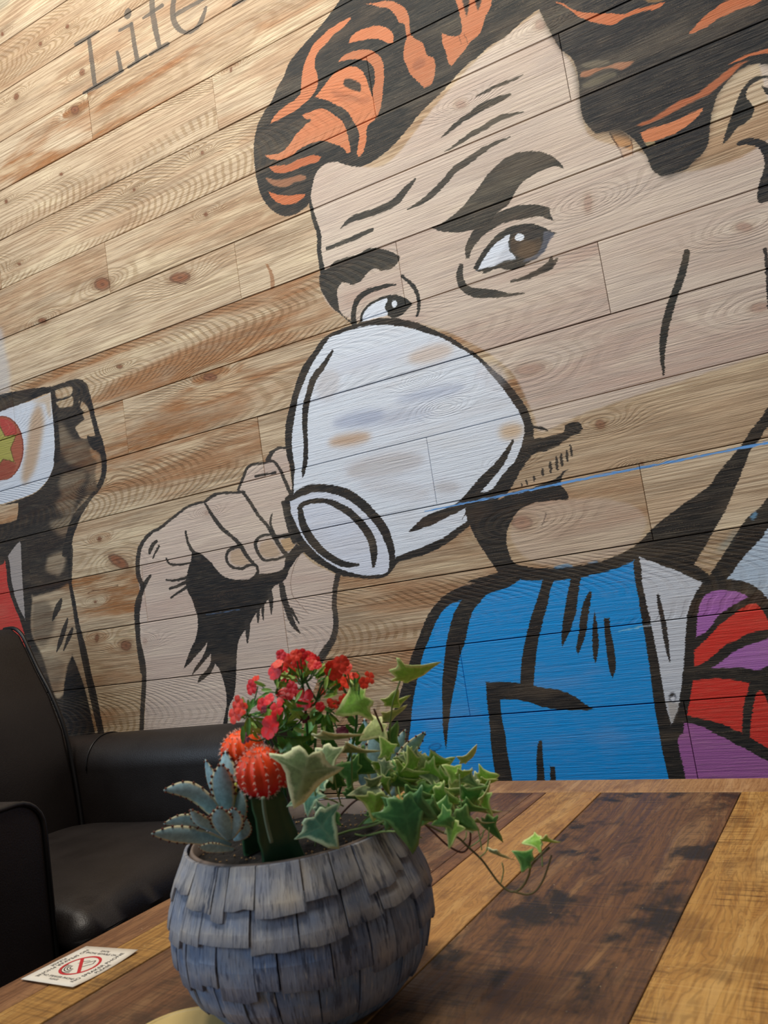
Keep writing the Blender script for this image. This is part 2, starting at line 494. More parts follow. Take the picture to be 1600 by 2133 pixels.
ell(1268, 610, 88, 78, -20, (74, 60, 48), 0.95, 1, 'E')
ell(1275, 640, 60, 40, -20, (104, 84, 62), 0.7, 4, 'E')
ell(1280, 545, 82, 42, 5, (40, 40, 42), 0.95, 2, 'E')
ell(1232, 573, 26, 21, -10, (228, 238, 250), 1, 0, 'E')
stroke('@E 910,730:24 900,790:38 925,850:44 980,880:50 1050,885:50 1130,890:34 1180,893:18 1260,883:4', LN, 0.95)
stroke('@E 1410,685:14 1400,730:40 1330,770:34 1260,800:20 1185,820:10', LN, 0.93)
stroke('@E 1440,695:18 1410,735:26 1370,750:20', LN, 0.8)
poly('@E 175,740! 210,705 270,685 340,665 390,635 440,632 500,645 545,665 570,680! 555,715 520,745 470,758 430,745 390,770 350,815 310,835 270,825 240,830 220,870 '
     '225,930 235,980 270,1020 305,1040 300,1055! 250,1010 190,960 150,900 125,850 120,790 140,760', LN, 0.95)
stroke('@E 62,320:12 75,400:18 95,480:24 120,560:24 120,640:24 130,710:26 145,790:34', LN)
stroke('@E 545,835:10 480,845:22 400,870:28 345,905:30 320,950:28 310,1010:28 318,1060:30', LN)
poly('@E 343,1048! 355,990 390,945 450,910 520,892 580,900 640,940! 600,985 565,1015 530,1022 490,1005 420,1020', LN)
poly('@E 360,1042! 365,1000 400,955 450,925 500,913 485,960 500,1005 430,1022', (222, 232, 246))
ell(538, 942, 15, 20, 0, (228, 238, 250), 1, 0, 'E')
stroke('@E 583,790:14 640,840:22 670,900:20 675,960:18 665,1010:13', LN)
ell(583, 790, 10, 10, 0, LN, 1, 0, 'E')
# cheek line
stroke('@G 1060,402:42 1040,500:50 1010,600:50 970,700:50 940,800:55 915,900:52 900,1000:48 895,1100:34 905,1215:14', LN)

# --- sipping cup
CK = (30, 29, 29)
poly('@C 300,175! 350,145 420,115 500,90 580,68 650,62 720,65 800,80 870,105 950,140 1020,175 1090,220 1160,265 1240,340 1310,400 1370,470 1420,540 1450,600 1470,660 '
     '1472,720 1450,790 1410,870 1360,950 1300,1040 1230,1100 1170,1150 1120,1210 1060,1260 980,1320 880,1370 780,1400 720,1420 680,1470 640,1500 560,1510 470,1500 '
     '400,1490 320,1450 240,1400 180,1340 140,1270 110,1190 90,1100 90,1060! 125,1030 130,980 120,900 100,820 90,740 95,640 120,540 150,430 190,330 240,260', CK)
WH = (226, 236, 250)
poly('@C 340,170! 430,135 520,110 620,98 720,105 800,120 880,145 960,170 1040,215 1120,260 1180,310 1240,380 1300,450 1350,520 1395,590 1420,660 1415,730 1395,800 '
     '1360,870 1310,960 1240,1040 1180,1110 1110,1180 1030,1240 950,1290 860,1330 780,1360 705,1390! 695,1320 670,1240 640,1190 590,1130 530,1070 460,1020 390,995 '
     '310,985 240,985 180,1005 140,1035! 140,960 145,900 130,800 130,700 145,600 165,500 195,420 240,320 290,240', WH, 0.97)
for x, y, rx, ry, a, c, al in [(450, 735, 120, 32, -10, (190, 152, 118), .75), (900, 260, 130, 45, -15, (205, 180, 160), .6), (1350, 690, 70, 45, -12, (205, 170, 130), .75),
                               (700, 610, 220, 45, -8, (170, 180, 204), .4), (500, 620, 150, 40, -12, (160, 172, 200), .6), (650, 880, 220, 60, -10, (190, 186, 188), .6),
                               (330, 430, 60, 90, 20, (190, 182, 182), .4), (700, 1010, 200, 50, 10, (200, 200, 206), .4), (990, 1000, 70, 30, 0, (178, 172, 172), .5),
                               (1240, 380, 90, 60, 30, (208, 210, 220), .4), (560, 300, 200, 40, -15, (205, 212, 228), .5), (900, 480, 200, 30, -12, (170, 182, 208), .6)]:
    ell(x, y, rx, ry, a, c, al, 8, 'C')
poly('@C 120,1080! 180,1050 250,1030 330,1030 400,1050 470,1090 540,1150 600,1220 640,1290 665,1360 670,1420 660,1470 620,1485 540,1490 460,1475 400,1455 320,1410 '
     '250,1350 190,1280 150,1200 125,1140', (214, 222, 238))
stroke('@C 170,1118:22 190,1095:26 240,1078:26 310,1075:28 390,1105:38 460,1150:42 520,1210:44 570,1290:44 585,1370:38 582,1440:16', CK)
stroke('@C 175,1120:26 190,1200:42 230,1280:46 290,1350:42 360,1400:38 430,1430:34 500,1430:10', CK)
stroke('@C 355,245:14 300,330:30 250,400:36 225,480:32 205,560:34 200,650:28 205,750:24 205,830:26 195,905:22 188,945:4', CK)
stroke('@C 1355,745:14 1290,860:40 1200,960:54 1140,1030:58 1070,1100:50 990,1140:48 880,1190:58 785,1245:8', CK)

# --- mouth, jaw and the black ground of the clothes
poly('@F 240,170! 280,200 295,260 300,302! 380,292 460,272 475,235 510,212 550,215 570,240 560,268 520,285 470,315 430,345 370,368 310,385 270,420 235,470 200,530 '
     '165,590 140,620! 60,640 0,668! -90,740! -40,620 60,590 130,500 200,420 245,330 250,240', CK)
stroke('@F 300,240:14 340,245:16 380,262:5', CK)
for x0, y0, x1, y1, w in [(232, 550, 232, 570, 8), (258, 535, 262, 558, 12), (300, 512, 303, 535, 16), (346, 470, 350, 508, 16), (390, 435, 395, 490, 18),
                          (425, 405, 430, 475, 18), (450, 390, 458, 455, 18), (482, 370, 488, 425, 17), (503, 338, 512, 400, 14)]:
    stroke('@F %d,%d:%f %f,%f:%d %d,%d:%f' % (x0, y0, w * .6, (x0 + x1) / 2, (y0 + y1) / 2, w, x1, y1, w * .7), CK, 0.95)
poly('@F 330,562! 400,535 440,512 470,480 492,473! 460,510 452,560 475,590 492,618 490,642! 430,645 360,652 300,662 240,685 200,722 168,775 150,835 150,890 168,955 '
     '200,998 260,1015 340,1022 420,1025! 420,1095! 300,1092 200,1087 100,1078 0,1110! -80,1100! 100,1045! 70,1000 30,940 -10,880 -50,800 -80,700 -60,655! 60,625 '
     '110,640 180,600 260,585', CK)
poly('@F 300,1040! 400,1025 500,1015 600,1000 700,975 790,940 850,905 900,865 960,800 1040,735 1120,675 1200,620 1270,570 1310,510 1360,450 1410,390 1460,330 1510,250 '
     '1560,190 1600,130 1750,-60! 1750,140! 1600,240 1560,300 1510,360 1470,450 1440,530 1400,620 1365,700 1320,780 1280,850 1240,920 1200,985 1190,1005! 1240,1035 '
     '1275,1062! 1350,950 1400,870 1450,790 1500,730 1560,680 1600,630 1750,480! 1750,3000! 700,3000! @S -60,2000! -60,1600 -20,1350 30,1170 60,1080 120,900 165,750 '
     '200,650 235,560 275,460 320,380 380,310 440,265 520,230 600,210 700,190 780,160 830,130!', CK)
stroke('@F 420,1022:16 480,1010:18 520,1018:6', (60, 140, 190), 0.7, 1)
stroke('@F 600,995:8 650,988:10', (60, 140, 190), 0.6, 1)
poly('@F 1500,740! 1530,705 1540,730 1515,760!', (110, 165, 205), 0.8, 1)
poly('@F 1310,930! 1380,850 1430,800 1420,840 1360,920', (130, 160, 160), 0.5, 5)
BL = (0, 148, 228)
poly('@S 515,322! 450,345 400,385 350,460 310,560 275,640 250,720 235,790 215,880 190,1020 175,1180 150,1300 130,1400 120,1900! 420,1900! 420,1330 415,1312 395,1180 '
     '392,1050 388,900 400,750 415,620 440,500 470,400!', BL)
poly('@S 910,185! 860,215 800,245 730,265 680,290 640,335 600,380 575,440 560,510 540,600 505,700 480,850 450,1000 430,1150 416,1310! 416,1900! @R 830,2400! 800,2150 '
     '775,1980 740,1820 710,1680 690,1550 660,1400 640,1250 620,1080 605,980 590,880 575,780 555,680 535,550 520,450 500,350 485,250 480,150! 400,190 300,225 200,255 '
     '100,280 40,295! @S 1230,180! 1125,195 1060,185 980,190', BL)
for s in ['1060,180! 1130,190! 1110,250 1095,330 1070,420 1050,500 1035,560 1020,650 1010,750 1000,850 1000,895! 1060,905 1140,912 1200,930 1260,955 1310,990 1350,1020 '
          '1395,1045! 1330,1055 1240,1055 1140,1045 1050,1030 980,1005 900,985 830,980 775,980! 780,1050 790,1130 810,1220 820,1320 835,1400 850,1480 865,1620 880,1900! '
          '780,1900! 755,1620 745,1500 730,1400 715,1280 705,1150 695,1050 685,960 682,870! 760,865 850,868 910,872! 915,780 925,680 945,580 965,490 990,410 1015,340 1040,260',
          '1245,175! 1312,172! 1295,280 1280,400 1250,500 1220,570 1190,630! 1183,560 1195,450 1215,330 1230,250',
          '1370,260! 1385,265! 1375,340 1360,430 1345,540 1320,620 1295,680! 1283,640 1300,540 1310,430 1330,340',
          '1403,395! 1418,460 1425,530 1432,600 1425,680 1410,740! 1395,690 1390,600 1392,500',
          '1468,440! 1502,440! 1508,510 1525,590 1540,680 1545,770 1525,840! 1505,790 1490,700 1478,600 1470,510',
          '1040,1255! 1055,1265! 1060,1380 1070,1480 1075,1620 1080,1900! 1015,1900! 1015,1620 1020,1500 1018,1380 1025,1290',
          '1108,1430! 1140,1430! 1145,1500 1155,1620 1170,1900! 1120,1900! 1112,1620',
          '310,1320! 330,1300 345,1330 350,1400 365,1500 380,1700! 345,1700! 330,1500']:
    poly('@S ' + s, CK)
ell(340, 1300, 46, 26, -15, (10, 96, 160), 0.8, 1, 'S')
ell(340, 1300, 36, 17, -15, BL, 0.8, 1, 'S')
poly('@R 520,110! 560,130 650,165 750,205 850,240 950,290 1060,335! 1020,390 980,460 950,530 930,600 920,700 912,800 908,900 900,1000 890,1100 880,1200 865,1300 '
     '850,1390 825,1450 795,1520! 775,1450 755,1380 740,1300 720,1180 700,1080 690,1000 670,900 650,800 630,700 610,600 590,520 565,420 550,320 545,220 530,150', (208, 216, 228), 0.96)
poly('@R 760,1330! 860,1330! 850,1400 820,1470 795,1520!', (176, 168, 158), 0.7, 2)
stroke('@R 685,438:20 695,520:34 715,600:36 735,700:42 750,800:40 768,920:24 785,1000:5', CK, 0.95)
ell(805, 1290, 30, 42, 0, (70, 74, 84), 0.9, 1, 'R')
ell(808, 1302, 22, 24, 0, (228, 234, 244), 1, 1, 'R')
ell(800, 1268, 14, 12, 0, (30, 32, 36), 1, 0, 'R')
PU = (170, 106, 184)
PU2 = (164, 96, 160)
RD = (214, 52, 42)
poly('@R 1000,790! 1005,700 1015,600 1030,520 1060,460 1110,420 1180,402 1260,400 1340,410 1400,430 1440,455! 1370,490 1300,530 1240,570 1180,620 1140,680 1090,740', PU)
poly('@R 985,1030! 985,960 990,900 1040,850 1090,800 1150,740 1200,680 1270,630 1340,580 1420,525 1500,505! 1560,570 1620,670 1760,760! 1600,730 1500,745 1420,770 1330,820 '
     '1240,860 1160,930 1100,980 1030,1025', RD)
poly('@R 1120,1050! 1200,1000 1290,930 1380,880 1480,840 1600,800 1760,760! 1760,1010! 1600,1030 1540,1060 1450,1055 1370,1045 1290,1040 1200,1048', PU)
poly('@R 975,1150! 1080,1140 1200,1132 1330,1145 1445,1170! 1430,1250 1400,1340 1390,1450 1385,1585! 1300,1550 1200,1510 1100,1480 1000,1460 920,1440! 940,1350 960,1240', RD)
poly('@R 1500,1265! 1540,1235 1570,1270 1600,1340 1700,1560! 1720,1770! 1600,1715 1540,1680 1450,1625! 1455,1500 1475,1380', RD)
poly('@R 900,1500! 980,1510 1070,1545 1160,1590 1260,1640 1350,1690 1450,1740 1540,1790 1600,1820 1760,1880! 1760,2600! 980,2600! 940,2150 910,1950 890,1850 870,1780 855,1700 '
     '852,1640 870,1600 895,1590!', PU2)
poly('@F 1370,1085! 1400,1050 1440,990 1500,920 1560,860 1600,800 1750,640! 1750,1340! 1600,1195 1560,1150 1500,1110 1430,1090', (190, 212, 234), 0.95)

# --- hand lines and wrist shadow
HL = (44, 42, 41)
HB = (28, 28, 30)
poly('@D 480,790! 540,810 600,860 640,910 690,960 750,980 820,985 880,970 912,930! 905,880 925,900 930,945! 990,942 1050,932 1095,900 1110,830 1180,745! 1230,795 1200,820 '
     '1160,870 1130,920 1105,980 1060,1010 1020,1040 1000,1100 970,1140 930,1180 900,1220 860,1290 820,1340 790,1400 780,1480 775,1600 @N 806,560 800,640 790,700 755,780 '
     '745,930! 705,930! 735,780 738,700 725,620 700,540 680,490 655,462! 630,520 590,560 528,602! 540,560 580,520 620,460 625,388! 580,440 540,490 486,548! 510,490 '
     '560,420 590,350 600,300! 560,360 520,400 470,460 428,492! 450,430 480,350 510,290 530,200 525,110 510,60 490,0 @D 500,1170 480,1110 455,1070! 440,1000 460,900 475,860', HB)
for s in ['@N 110,-20:36 92,100:36 95,200:32 100,300:32 125,400:32 140,500:32 140,600:32 135,700:34 128,800:32 122,960:32',
          '@D 150,1600:28 130,1450:30 115,1300:30 115,1150:32 150,1040:30 125,960:30 120,860:28 140,760:26 200,680:22 280,630:20 380,550:18 470,490:17 565,467:16',
          '@D 205,955:14 175,1000:28 150,1045:30', '@D 565,470:18 620,425:22 680,408:18 780,403:18 830,400:18',
          '@D 790,385:18 820,310:18 860,230:18 960,205:16 1020,195:18 1060,240:20 1090,300:22 1120,370:24 1140,410:28',
          '@D 985,190:30 1010,140:28 1050,110:18 1105,105:16', '@D 905,295:18 960,285:14 1035,270:19',
          '@D 570,480:12 620,560:24 680,640:27 750,700:22 800,750:28 850,830:25 905,890:20',
          '@D 820,400:20 870,470:22 920,550:22 980,620:22 1030,700:28 1080,780:28 1110,815:30', '@D 1015,545:8 1005,600:15 1020,660:18 1040,705:20',
          '@D 810,765:20 750,775:22 715,810:18 715,860:18 750,900:18 810,910:20 860,890:18 905,885:14',
          '@D 1015,685:18 940,695:20 905,740:22 915,790:22 945,840:20 980,855:18 1050,845:18 1110,825:20', '@D 1030,705:30 1100,692:28 1180,690:28',
          '@D 1090,470:26 1110,560:28 1130,640:28 1165,730:34', '@D 310,985:10 360,990:18 450,970:20', '@D 335,1045:18 400,1020:20 460,990:24',
          '@D 340,1105:12 390,1070:16 460,1025:22', '@D 310,840:10 330,875:14 380,885:16 475,872:14', '@D 440,665:14 455,740:18 490,800:26 520,840:50',
          '@D 245,728:18 215,760:26 198,805:20', '@D 262,760:12 240,800:14 220,845:7', '@D 1000,1060:34 1008,1130:28 1010,1210:8', '@D 950,1140:24 953,1200:18 955,1255:6',
          '@D 920,1170:26 922,1230:18 922,1270:8', '@D 850,1270:40 852,1340:26 850,1402:10', '@D 1078,1015:36 1095,1110:42 1120,1190:38 1150,1270:36 1200,1342:8',
          '@D 1140,1180:24 1195,1275:7', '@D 1455,950:36 1435,1050:32 1430,1150:32 1440,1280:36 1420,1380:42 1370,1460:50 1310,1560:50']:
    stroke(s, HL, 0.97)
stroke('@D 1200,820:4 1160,900:5 1140,990:4 1150,1080:5 1200,1150:4 1260,1210:3', (140, 118, 106), 0.8)
stroke('@D 1160,1190:3 1200,1230:5 1230,1250:3', (140, 118, 106), 0.6)

# --- second cup and dark figure at the left
LK = (25, 26, 30)
poly('@L 0,515! -400,600! -400,1620! 0,1550 150,1510 300,1460 400,1410 480,1340 540,1260 590,1150 608,1050 610,900 605,750 590,600 575,450 560,315! 450,360 300,415 150,460', (204, 214, 228), 0.95)
poly('@L 440,440 490,600 470,800 430,1000 390,1150 300,1310 250,1290 255,1150 300,900 330,650 380,500', (176, 142, 108), 0.75, 10)
poly('@L 340,410! 450,365 560,320 570,420 560,600 520,520 500,440 420,420', (190, 165, 135), 0.7, 6)
poly('@L 0,330! 200,290 400,258 560,245! 580,300! 450,345 350,390 200,450 0,520! -400,620! -400,400!', LK)
poly('@L 560,245! 700,200 820,160 900,165 940,200 970,290 1010,400 1040,500 1080,640 1110,760 1150,880 1180,1000 1190,1120 1180,1220 1150,1320 1090,1420 1030,1480 '
     '960,1590 890,1700 850,1800 820,1900 800,2000 780,2133 @M 715,150 718,300 720,450 745,560 775,700 800,850 840,1000 880,1150 920,1350 970,1550 1010,1750 1080,2100! '
     '200,2100! 0,1500! -200,1300! @L -400,1760! 0,1770 190,1725! 205,1620 205,1535! 0,1565! 150,1520 300,1468 400,1418 480,1348 540,1265 590,1150 608,1050 610,900 605,750 590,600 575,450', LK, 0.97)
poly('@L 600,290! 700,260 800,250 790,330 720,360 640,375! 610,330', (0, 0, 0), 0.9, 1, True)
poly('@L 620,420! 720,380 800,350 810,450 740,470 660,475!', (0, 0, 0), 0.85, 1, True)
poly('@L 880,400! 930,420 980,480 1020,560 1050,700 1060,790! 1000,800 960,820 900,810 870,760 840,700 900,640 940,600 900,520 870,460', (0, 0, 0), 0.95, 1, True)
poly('@L 655,670! 720,680 760,760 830,840 960,830 990,900 1070,980 1110,1000 1130,1100 1125,1230 1100,1330 1050,1420 960,1400 1000,1250 930,1150 780,1100 700,1000 660,880', (0, 0, 0), 0.3, 8, True)
poly('@L 1000,930 1090,980 1130,1080 1125,1230 1090,1340 1060,1200 1080,1080 1030,1020', (0, 0, 0), 0.75, 4, True)
poly('@L 700,1230 860,1180 960,1200 940,1300 860,1420 820,1640 760,1700 620,1560 690,1450 660,1350', (0, 0, 0), 0.3, 8, True)
poly('@L 940,1480 1000,1450 960,1560 900,1640 860,1700 830,1640 880,1560', (0, 0, 0), 0.5, 4, True)
poly('@L 560,1760 720,1700 820,1690 780,1850 700,1900 620,1850', (0, 0, 0), 0.35, 8, True)
poly('@M 330,600! 450,570 600,520 700,470 720,600 760,800 800,950 840,1150 880,1350 920,1560 975,1750 1010,1950! 960,1980! 900,1700 850,1500 790,1330 735,1190! 680,1300 '
     '650,1500 640,1580 560,1600 430,1200 320,950', (0, 0, 0), 0.80, 3, True)
poly('@M 330,650! 480,640 560,800 520,1000 420,1100 330,980', LK, 0.55, 8)
poly('@M 420,1200 640,1250 640,1400 560,1560 480,1400', (60, 46, 36), 0.45, 8)
poly('@M 490,200! 600,150 660,170 650,300 590,380! 470,330', (0, 0, 0), 0.5, 6, True)
stroke('@M 655,160:26 630,280:30 600,380:14', (196, 170, 140), 0.4, 3)
poly('@M 80,185! 150,90 205,45 215,200 225,400 240,600 255,820! 200,720 150,580 115,430 100,280', (168, 160, 156), 0.95)
poly('@M -300,330! 0,280 50,225! 65,330 75,450 100,560 150,700 200,820 250,980 270,1100! -300,1100!', (206, 66, 58), 0.95)
for s in ['@M 620,622:26 580,720:60 530,838:10', '@M 685,818:18 650,930:44 610,1050:44 575,1150:12', '@M 735,918:24 700,1000:42 645,1135:14',
          '@M 705,100:70 715,300:40 712,460:34 745,650:38 780,870:42 820,1080:46 870,1320:50 920,1550:52 980,1800:56 1040,2050:60',
          '@L 930,240:90 1000,440:60 1060,680:50 1110,850:70 1150,1000:60 1160,1120:54 1150,1230:50 1095,1350:40',
          '@L 1050,1420:30 960,1540:50 870,1660:80 810,1800:90 760,1950:70 720,2110:60', '@L 590,300:50 605,500:44 628,700:52 640,900:56 632,1060:70',
          '@L 980,800:30 1060,880:120 1130,950:60', '@L 640,400:6 720,380:16 800,340:10', '@L 880,280:30 900,400:20 870,470:40 900,530:60']:
    stroke(s, LK, 0.95)
poly('@M 730,1190! 790,1330 850,1500 900,1700 965,1990! 700,1990! 640,1900 645,1560 680,1350', LK)
ell(30, 925, 236, 358, 0, (120, 52, 40), 0.95, 0, 'L')
ell(26, 925, 226, 348, 0, (172, 96, 74), 0.8, 0, 'L')
poly('@L 0,590! 100,620 170,690 180,780 70,790 10,690!', (176, 62, 60), 0.8, 2)
poly('@L 0,1090! 60,1060 150,1090 180,1130 120,1230 0,1280!', (140, 66, 52), 0.7, 3)
poly('@L 0,670! 60,792! 188,772! 125,930! 165,1085! 40,1055! 0,1105! -150,1050! -120,900! -200,800! -60,790!', (96, 74, 36))
poly('@L 0,690! 55,800! 178,782! 115,930! 155,1072! 38,1045! 0,1090! -150,1040! -110,900! -190,800! -55,800!', (168, 166, 86), 0.9)
stroke('@L 60,620:6 110,700:8 60,760:5', (200, 120, 100), 0.6, 1)
poly('@L -60,-380! 20,-400 50,-200 90,-20 110,120 110,300! 0,330! -60,330!', (186, 192, 200), 0.5, 10)

# --- lettering
TXC = (84, 80, 74)
for s in ['470,274:24 605,196:22', '550,238:24 568,380:28 586,522:26', '520,576:22 640,510:30 755,438:24', '725,322:20 738,380:24 748,440:28',
          '740,190:20 815,150:18', '813,148:22 828,260:28 848,376:28', '796,414:22 903,346:24', '936,-90:30 942,60:34 960,180:34 985,288:28',
          '888,112:20 1002,34:24', '928,336:22 1037,272:24', '860,-60:10 900,-140:24 1000,-160:22', '1090,-60:28 1068,40:32 1075,130:36 1110,185:34 1155,202:26 1205,180:24 1245,130:28 1272,45:18',
          '1088,92:26 1160,48:24 1250,2:22 1300,-40:20', '1442,34:22 1530,-14:24', '1250,2:20 1270,-60:26 1200,-110:24 1120,-90:26 1090,-50:28']:
    P = parse('@W ' + s)
    if len(P) == 2:
        a, b = P
        s2 = '@P %f,%f:%f %f,%f:%f %f,%f:%f' % (a[0], a[1], a[3], (a[0] + b[0]) / 2, (a[1] + b[1]) / 2, (a[3] + b[3]) / 2, b[0], b[1], b[3])
        stroke(s2, TXC, 0.88)
    else:
        stroke('@W ' + s, TXC, 0.88)
ell(790, 86, 22, 34, 12, TXC, 0.9, 0, 'W')
poly('@W -60,-60! 90,-60! 60,20 0,70! -60,90!', (120, 124, 112), 0.5, 6)

# --- blue paint left along two board edges
stroke('@P 885,1065.5:2 1000,1042:4 1200,1001:5 1400,962:5 1640,914:6', (96, 158, 226), 1.0)
stroke('@P 430,1281:1.5 470,1274.5:1.8 500,1270:1.2', (90, 130, 180), 0.6)
stroke('@P 690,1378:3 725,1374:3', (90, 130, 200), 0.8)
stroke('@P 1290,1315:3 1330,1307:3 1360,1302:2', (200, 220, 240), 0.7)

# slight unevenness of the paint (blotches of thinner paint)
rs = np.random.RandomState(4)


def upnoise(nx, ny):
    g = rs.rand(ny + 2, nx + 2).astype(np.float32)
    ys = np.linspace(0, ny, NH); xs = np.linspace(0, nx, NW)
    yi = ys.astype(int); xi = xs.astype(int)
    yf = (ys - yi); xf = (xs - xi)
    yf = (yf * yf * (3 - 2 * yf)).astype(np.float32); xf = (xf * xf * (3 - 2 * xf)).astype(np.float32)
    r = g[yi] * (1 - yf)[:, None] + g[yi + 1] * yf[:, None]
    return r[:, xi] * (1 - xf) + r[:, xi + 1] * xf


AL *= 1 - 0.09 * np.clip((0.6 * upnoise(14, 50) + 0.4 * upnoise(50, 200) - 0.55) * 4, 0, 1)

img = bpy.data.images.new('mural_paint', NW, NH, alpha=True)
img.alpha_mode = 'CHANNEL_PACKED'
buf = np.empty((NH, NW, 4), np.float32)
buf[..., :3] = RGB
buf[..., 3] = AL
img.pixels.foreach_set(buf.ravel())
img.update()
img.pack()
del buf, RGB, AL

# grain flow around the knots
GN = 0.003
GW, GH = int(TW / GN), int(TH / GN)
gx, gz = np.meshgrid(TX0 + (np.arange(GW) + .5) * GN, TZ0 + (np.arange(GH) + .5) * GN)
flow = np.zeros((GH, GW), np.float32)
for f, x, y, rx, ry, a in KN:
    fr = FR[f]
    c = to_tex(np.array([[fr[0] + x / fr[2], fr[1] + y / fr[2]]]))[0] * RES + np.array([TX0, TZ0])
    s = max(rx, ry) / fr[2] * 0.0009 + 0.006
    dx = gx - c[0]; dz = gz - c[1]
    flow += np.exp(-(dx / (s * 3.2)) ** 2 - (dz / (s * 1.1)) ** 2) * 1.6 + 0.5 * np.exp(-(dx / (s * 8)) ** 2 - (dz / (s * 1.8)) ** 2)
fimg = bpy.data.images.new('grain_flow', GW, GH, alpha=False, float_buffer=True)
fimg.colorspace_settings.name = 'Non-Color'
fb = np.ones((GH, GW, 4), np.float32)
fb[..., 0] = flow; fb[..., 1] = flow; fb[..., 2] = flow
fimg.pixels.foreach_set(fb.ravel())
fimg.update()
fimg.pack()

# ------------------------------------------------------------------ plank material
k = NT('painted_barnwood')
tc = k.n('ShaderNodeTexCoord')
oi = k.n('ShaderNodeObjectInfo')
oc = k.n('ShaderNodeSeparateColor'); k.l(oi.outputs['Color'], oc.inputs[0])
tone, brown, seed = oc.outputs[0], oc.outputs[1], oc.outputs[2]
ox, oy, oz = k.sep(tc.outputs['Object'])
uv = tc.outputs['UV']
gx_ = k.n('ShaderNodeNewGeometry')
sx = k.math('MULTIPLY', seed, 57.0)
n_low = k.noise(k.xyz(k.math('MULTIPLY_ADD', ox, 2.2, sx), k.math('MULTIPLY', oz, 9.0), sx), 1.0, 2.0)
n_mid = k.noise(k.xyz(k.math('MULTIPLY_ADD', ox, 9.0, sx), k.math('MULTIPLY', oz, 45.0), sx), 1.0, 3.0)
fl = k.n('ShaderNodeTexImage', image=fimg, interpolation='Cubic', extension='EXTEND')
k.l(uv, fl.inputs[0])
# contour lines of a bulging surface give cathedral grain
q = k.math('DIVIDE', k.math('ADD', oz, k.math('MULTIPLY', k.math('SUBTRACT', seed, 0.5), 0.06)), 0.07)
q2 = k.math('MULTIPLY', k.math('MULTIPLY', q, q), 4.5)
chev = k.ramp(k.math('FRACT', k.math('MULTIPLY', seed, 7.0)), 0.62, 0.70)
slope = k.math('MULTIPLY', chev, 44.0)
h = k.math('ADD', q2, k.math('MULTIPLY', ox, slope))
h = k.math('ADD', h, k.math('MULTIPLY', q, 3.0))
h = k.math('ADD', h, k.math('MULTIPLY', n_low, 5.0))
h = k.math('ADD', h, k.math('MULTIPLY', n_mid, 0.7))
h = k.math('ADD', h, k.math('MULTIPLY', fl.outputs[0], 3.6))
ring = k.math('MULTIPLY_ADD', k.math('SINE', k.math('MULTIPLY', h, 6.2832)), 0.5, 0.5)
gate = k.noise(k.xyz(k.math('MULTIPLY_ADD', ox, 2.6, k.math('ADD', sx, 4.0)), k.math('MULTIPLY', oz, 20.0), sx), 1.0, 2.0)
knear = k.ramp(fl.outputs[0], 0.05, 0.5)
gate = k.math('ADD', k.math('MULTIPLY', k.ramp(gate, 0.40, 0.55), k.math('MULTIPLY_ADD', chev, 0.75, 0.25)), k.math('MULTIPLY', knear, 0.5), clamp=True)
ring_n = k.math('MULTIPLY', k.ramp(ring, 0.35, 0.95), gate)
fine = k.noise(k.xyz(k.math('MULTIPLY_ADD', ox, 7.0, sx), sx, k.math('MULTIPLY', oz, 330.0)), 1.0, 2.0, 0.6)
fine2 = k.noise(k.xyz(k.math('MULTIPLY_ADD', ox, 30.0, sx), sx, k.math('MULTIPLY', oz, 700.0)), 1.0, 2.0, 0.6)
grit = k.noise(k.xyz(k.math('MULTIPLY', ox, 420.0), sx, k.math('MULTIPLY', oz, 700.0)), 1.0, 2.0)
blot = k.noise(k.xyz(k.math('MULTIPLY_ADD', ox, 1.7, sx), k.math('MULTIPLY_ADD', oz, 11.0, sx), k.math('MULTIPLY', fl.outputs[0], 0.5)), 1.0, 4.0, 0.55, 0.4)
blot2 = k.noise(k.xyz(k.math('MULTIPLY_ADD', ox, 3.1, k.math('ADD', sx, 9.0)), sx, k.math('MULTIPLY', oz, 16.0)), 1.0, 4.0, 0.6, 0.3)
base = k.mix(tone, rgba((194, 170, 140)), rgba((218, 200, 172)))
bf = k.math('MULTIPLY', k.ramp(blot, 0.44, 0.60), brown, clamp=True)
base = k.mix(bf, base, rgba((162, 112, 70)))
gf = k.math('MULTIPLY', k.ramp(blot2, 0.52, 0.66), 0.55)
base = k.mix(gf, base, rgba((160, 142, 120)))
lf = k.math('MULTIPLY', k.ramp(blot2, 0.46, 0.34), 0.5)
base = k.mix(lf, base, rgba((234, 218, 184)))
base = k.mix(k.math('MULTIPLY', ring_n, 0.58), base, k.mix(bf, rgba((150, 122, 84)), rgba((116, 76, 42))))
base = k.mix(k.ramp(fine, 0.42, 0.62, 0.0, 0.55), base, rgba((124, 94, 66)))
base = k.mix(k.ramp(fine2, 0.5, 0.75, 0.0, 0.30), base, rgba((236, 216, 176)))
# paint layer with brushed edges
off = k.n('ShaderNodeVectorMath', operation='SCALE')
nz = k.n('ShaderNodeTexNoise'); nz.inputs['Scale'].default_value = 1.0; nz.inputs['Detail'].default_value = 3.0
k.l(k.xyz(k.math('MULTIPLY', ox, 60.0), sx, k.math('MULTIPLY', oz, 520.0)), nz.inputs['Vector'])
ns = k.n('ShaderNodeVectorMath', operation='SUBTRACT'); k.l(nz.outputs['Color'], ns.inputs[0]); ns.inputs[1].default_value = (0.5, 0.5, 0.5)
k.l(ns.outputs[0], off.inputs[0]); off.inputs['Scale'].default_value = 0.0030
ad = k.n('ShaderNodeVectorMath', operation='ADD'); k.l(uv, ad.inputs[0]); k.l(off.outputs[0], ad.inputs[1])
pi_ = k.n('ShaderNodeTexImage', image=img, interpolation='Linear', extension='CLIP')
k.l(ad.outputs[0], pi_.inputs[0])
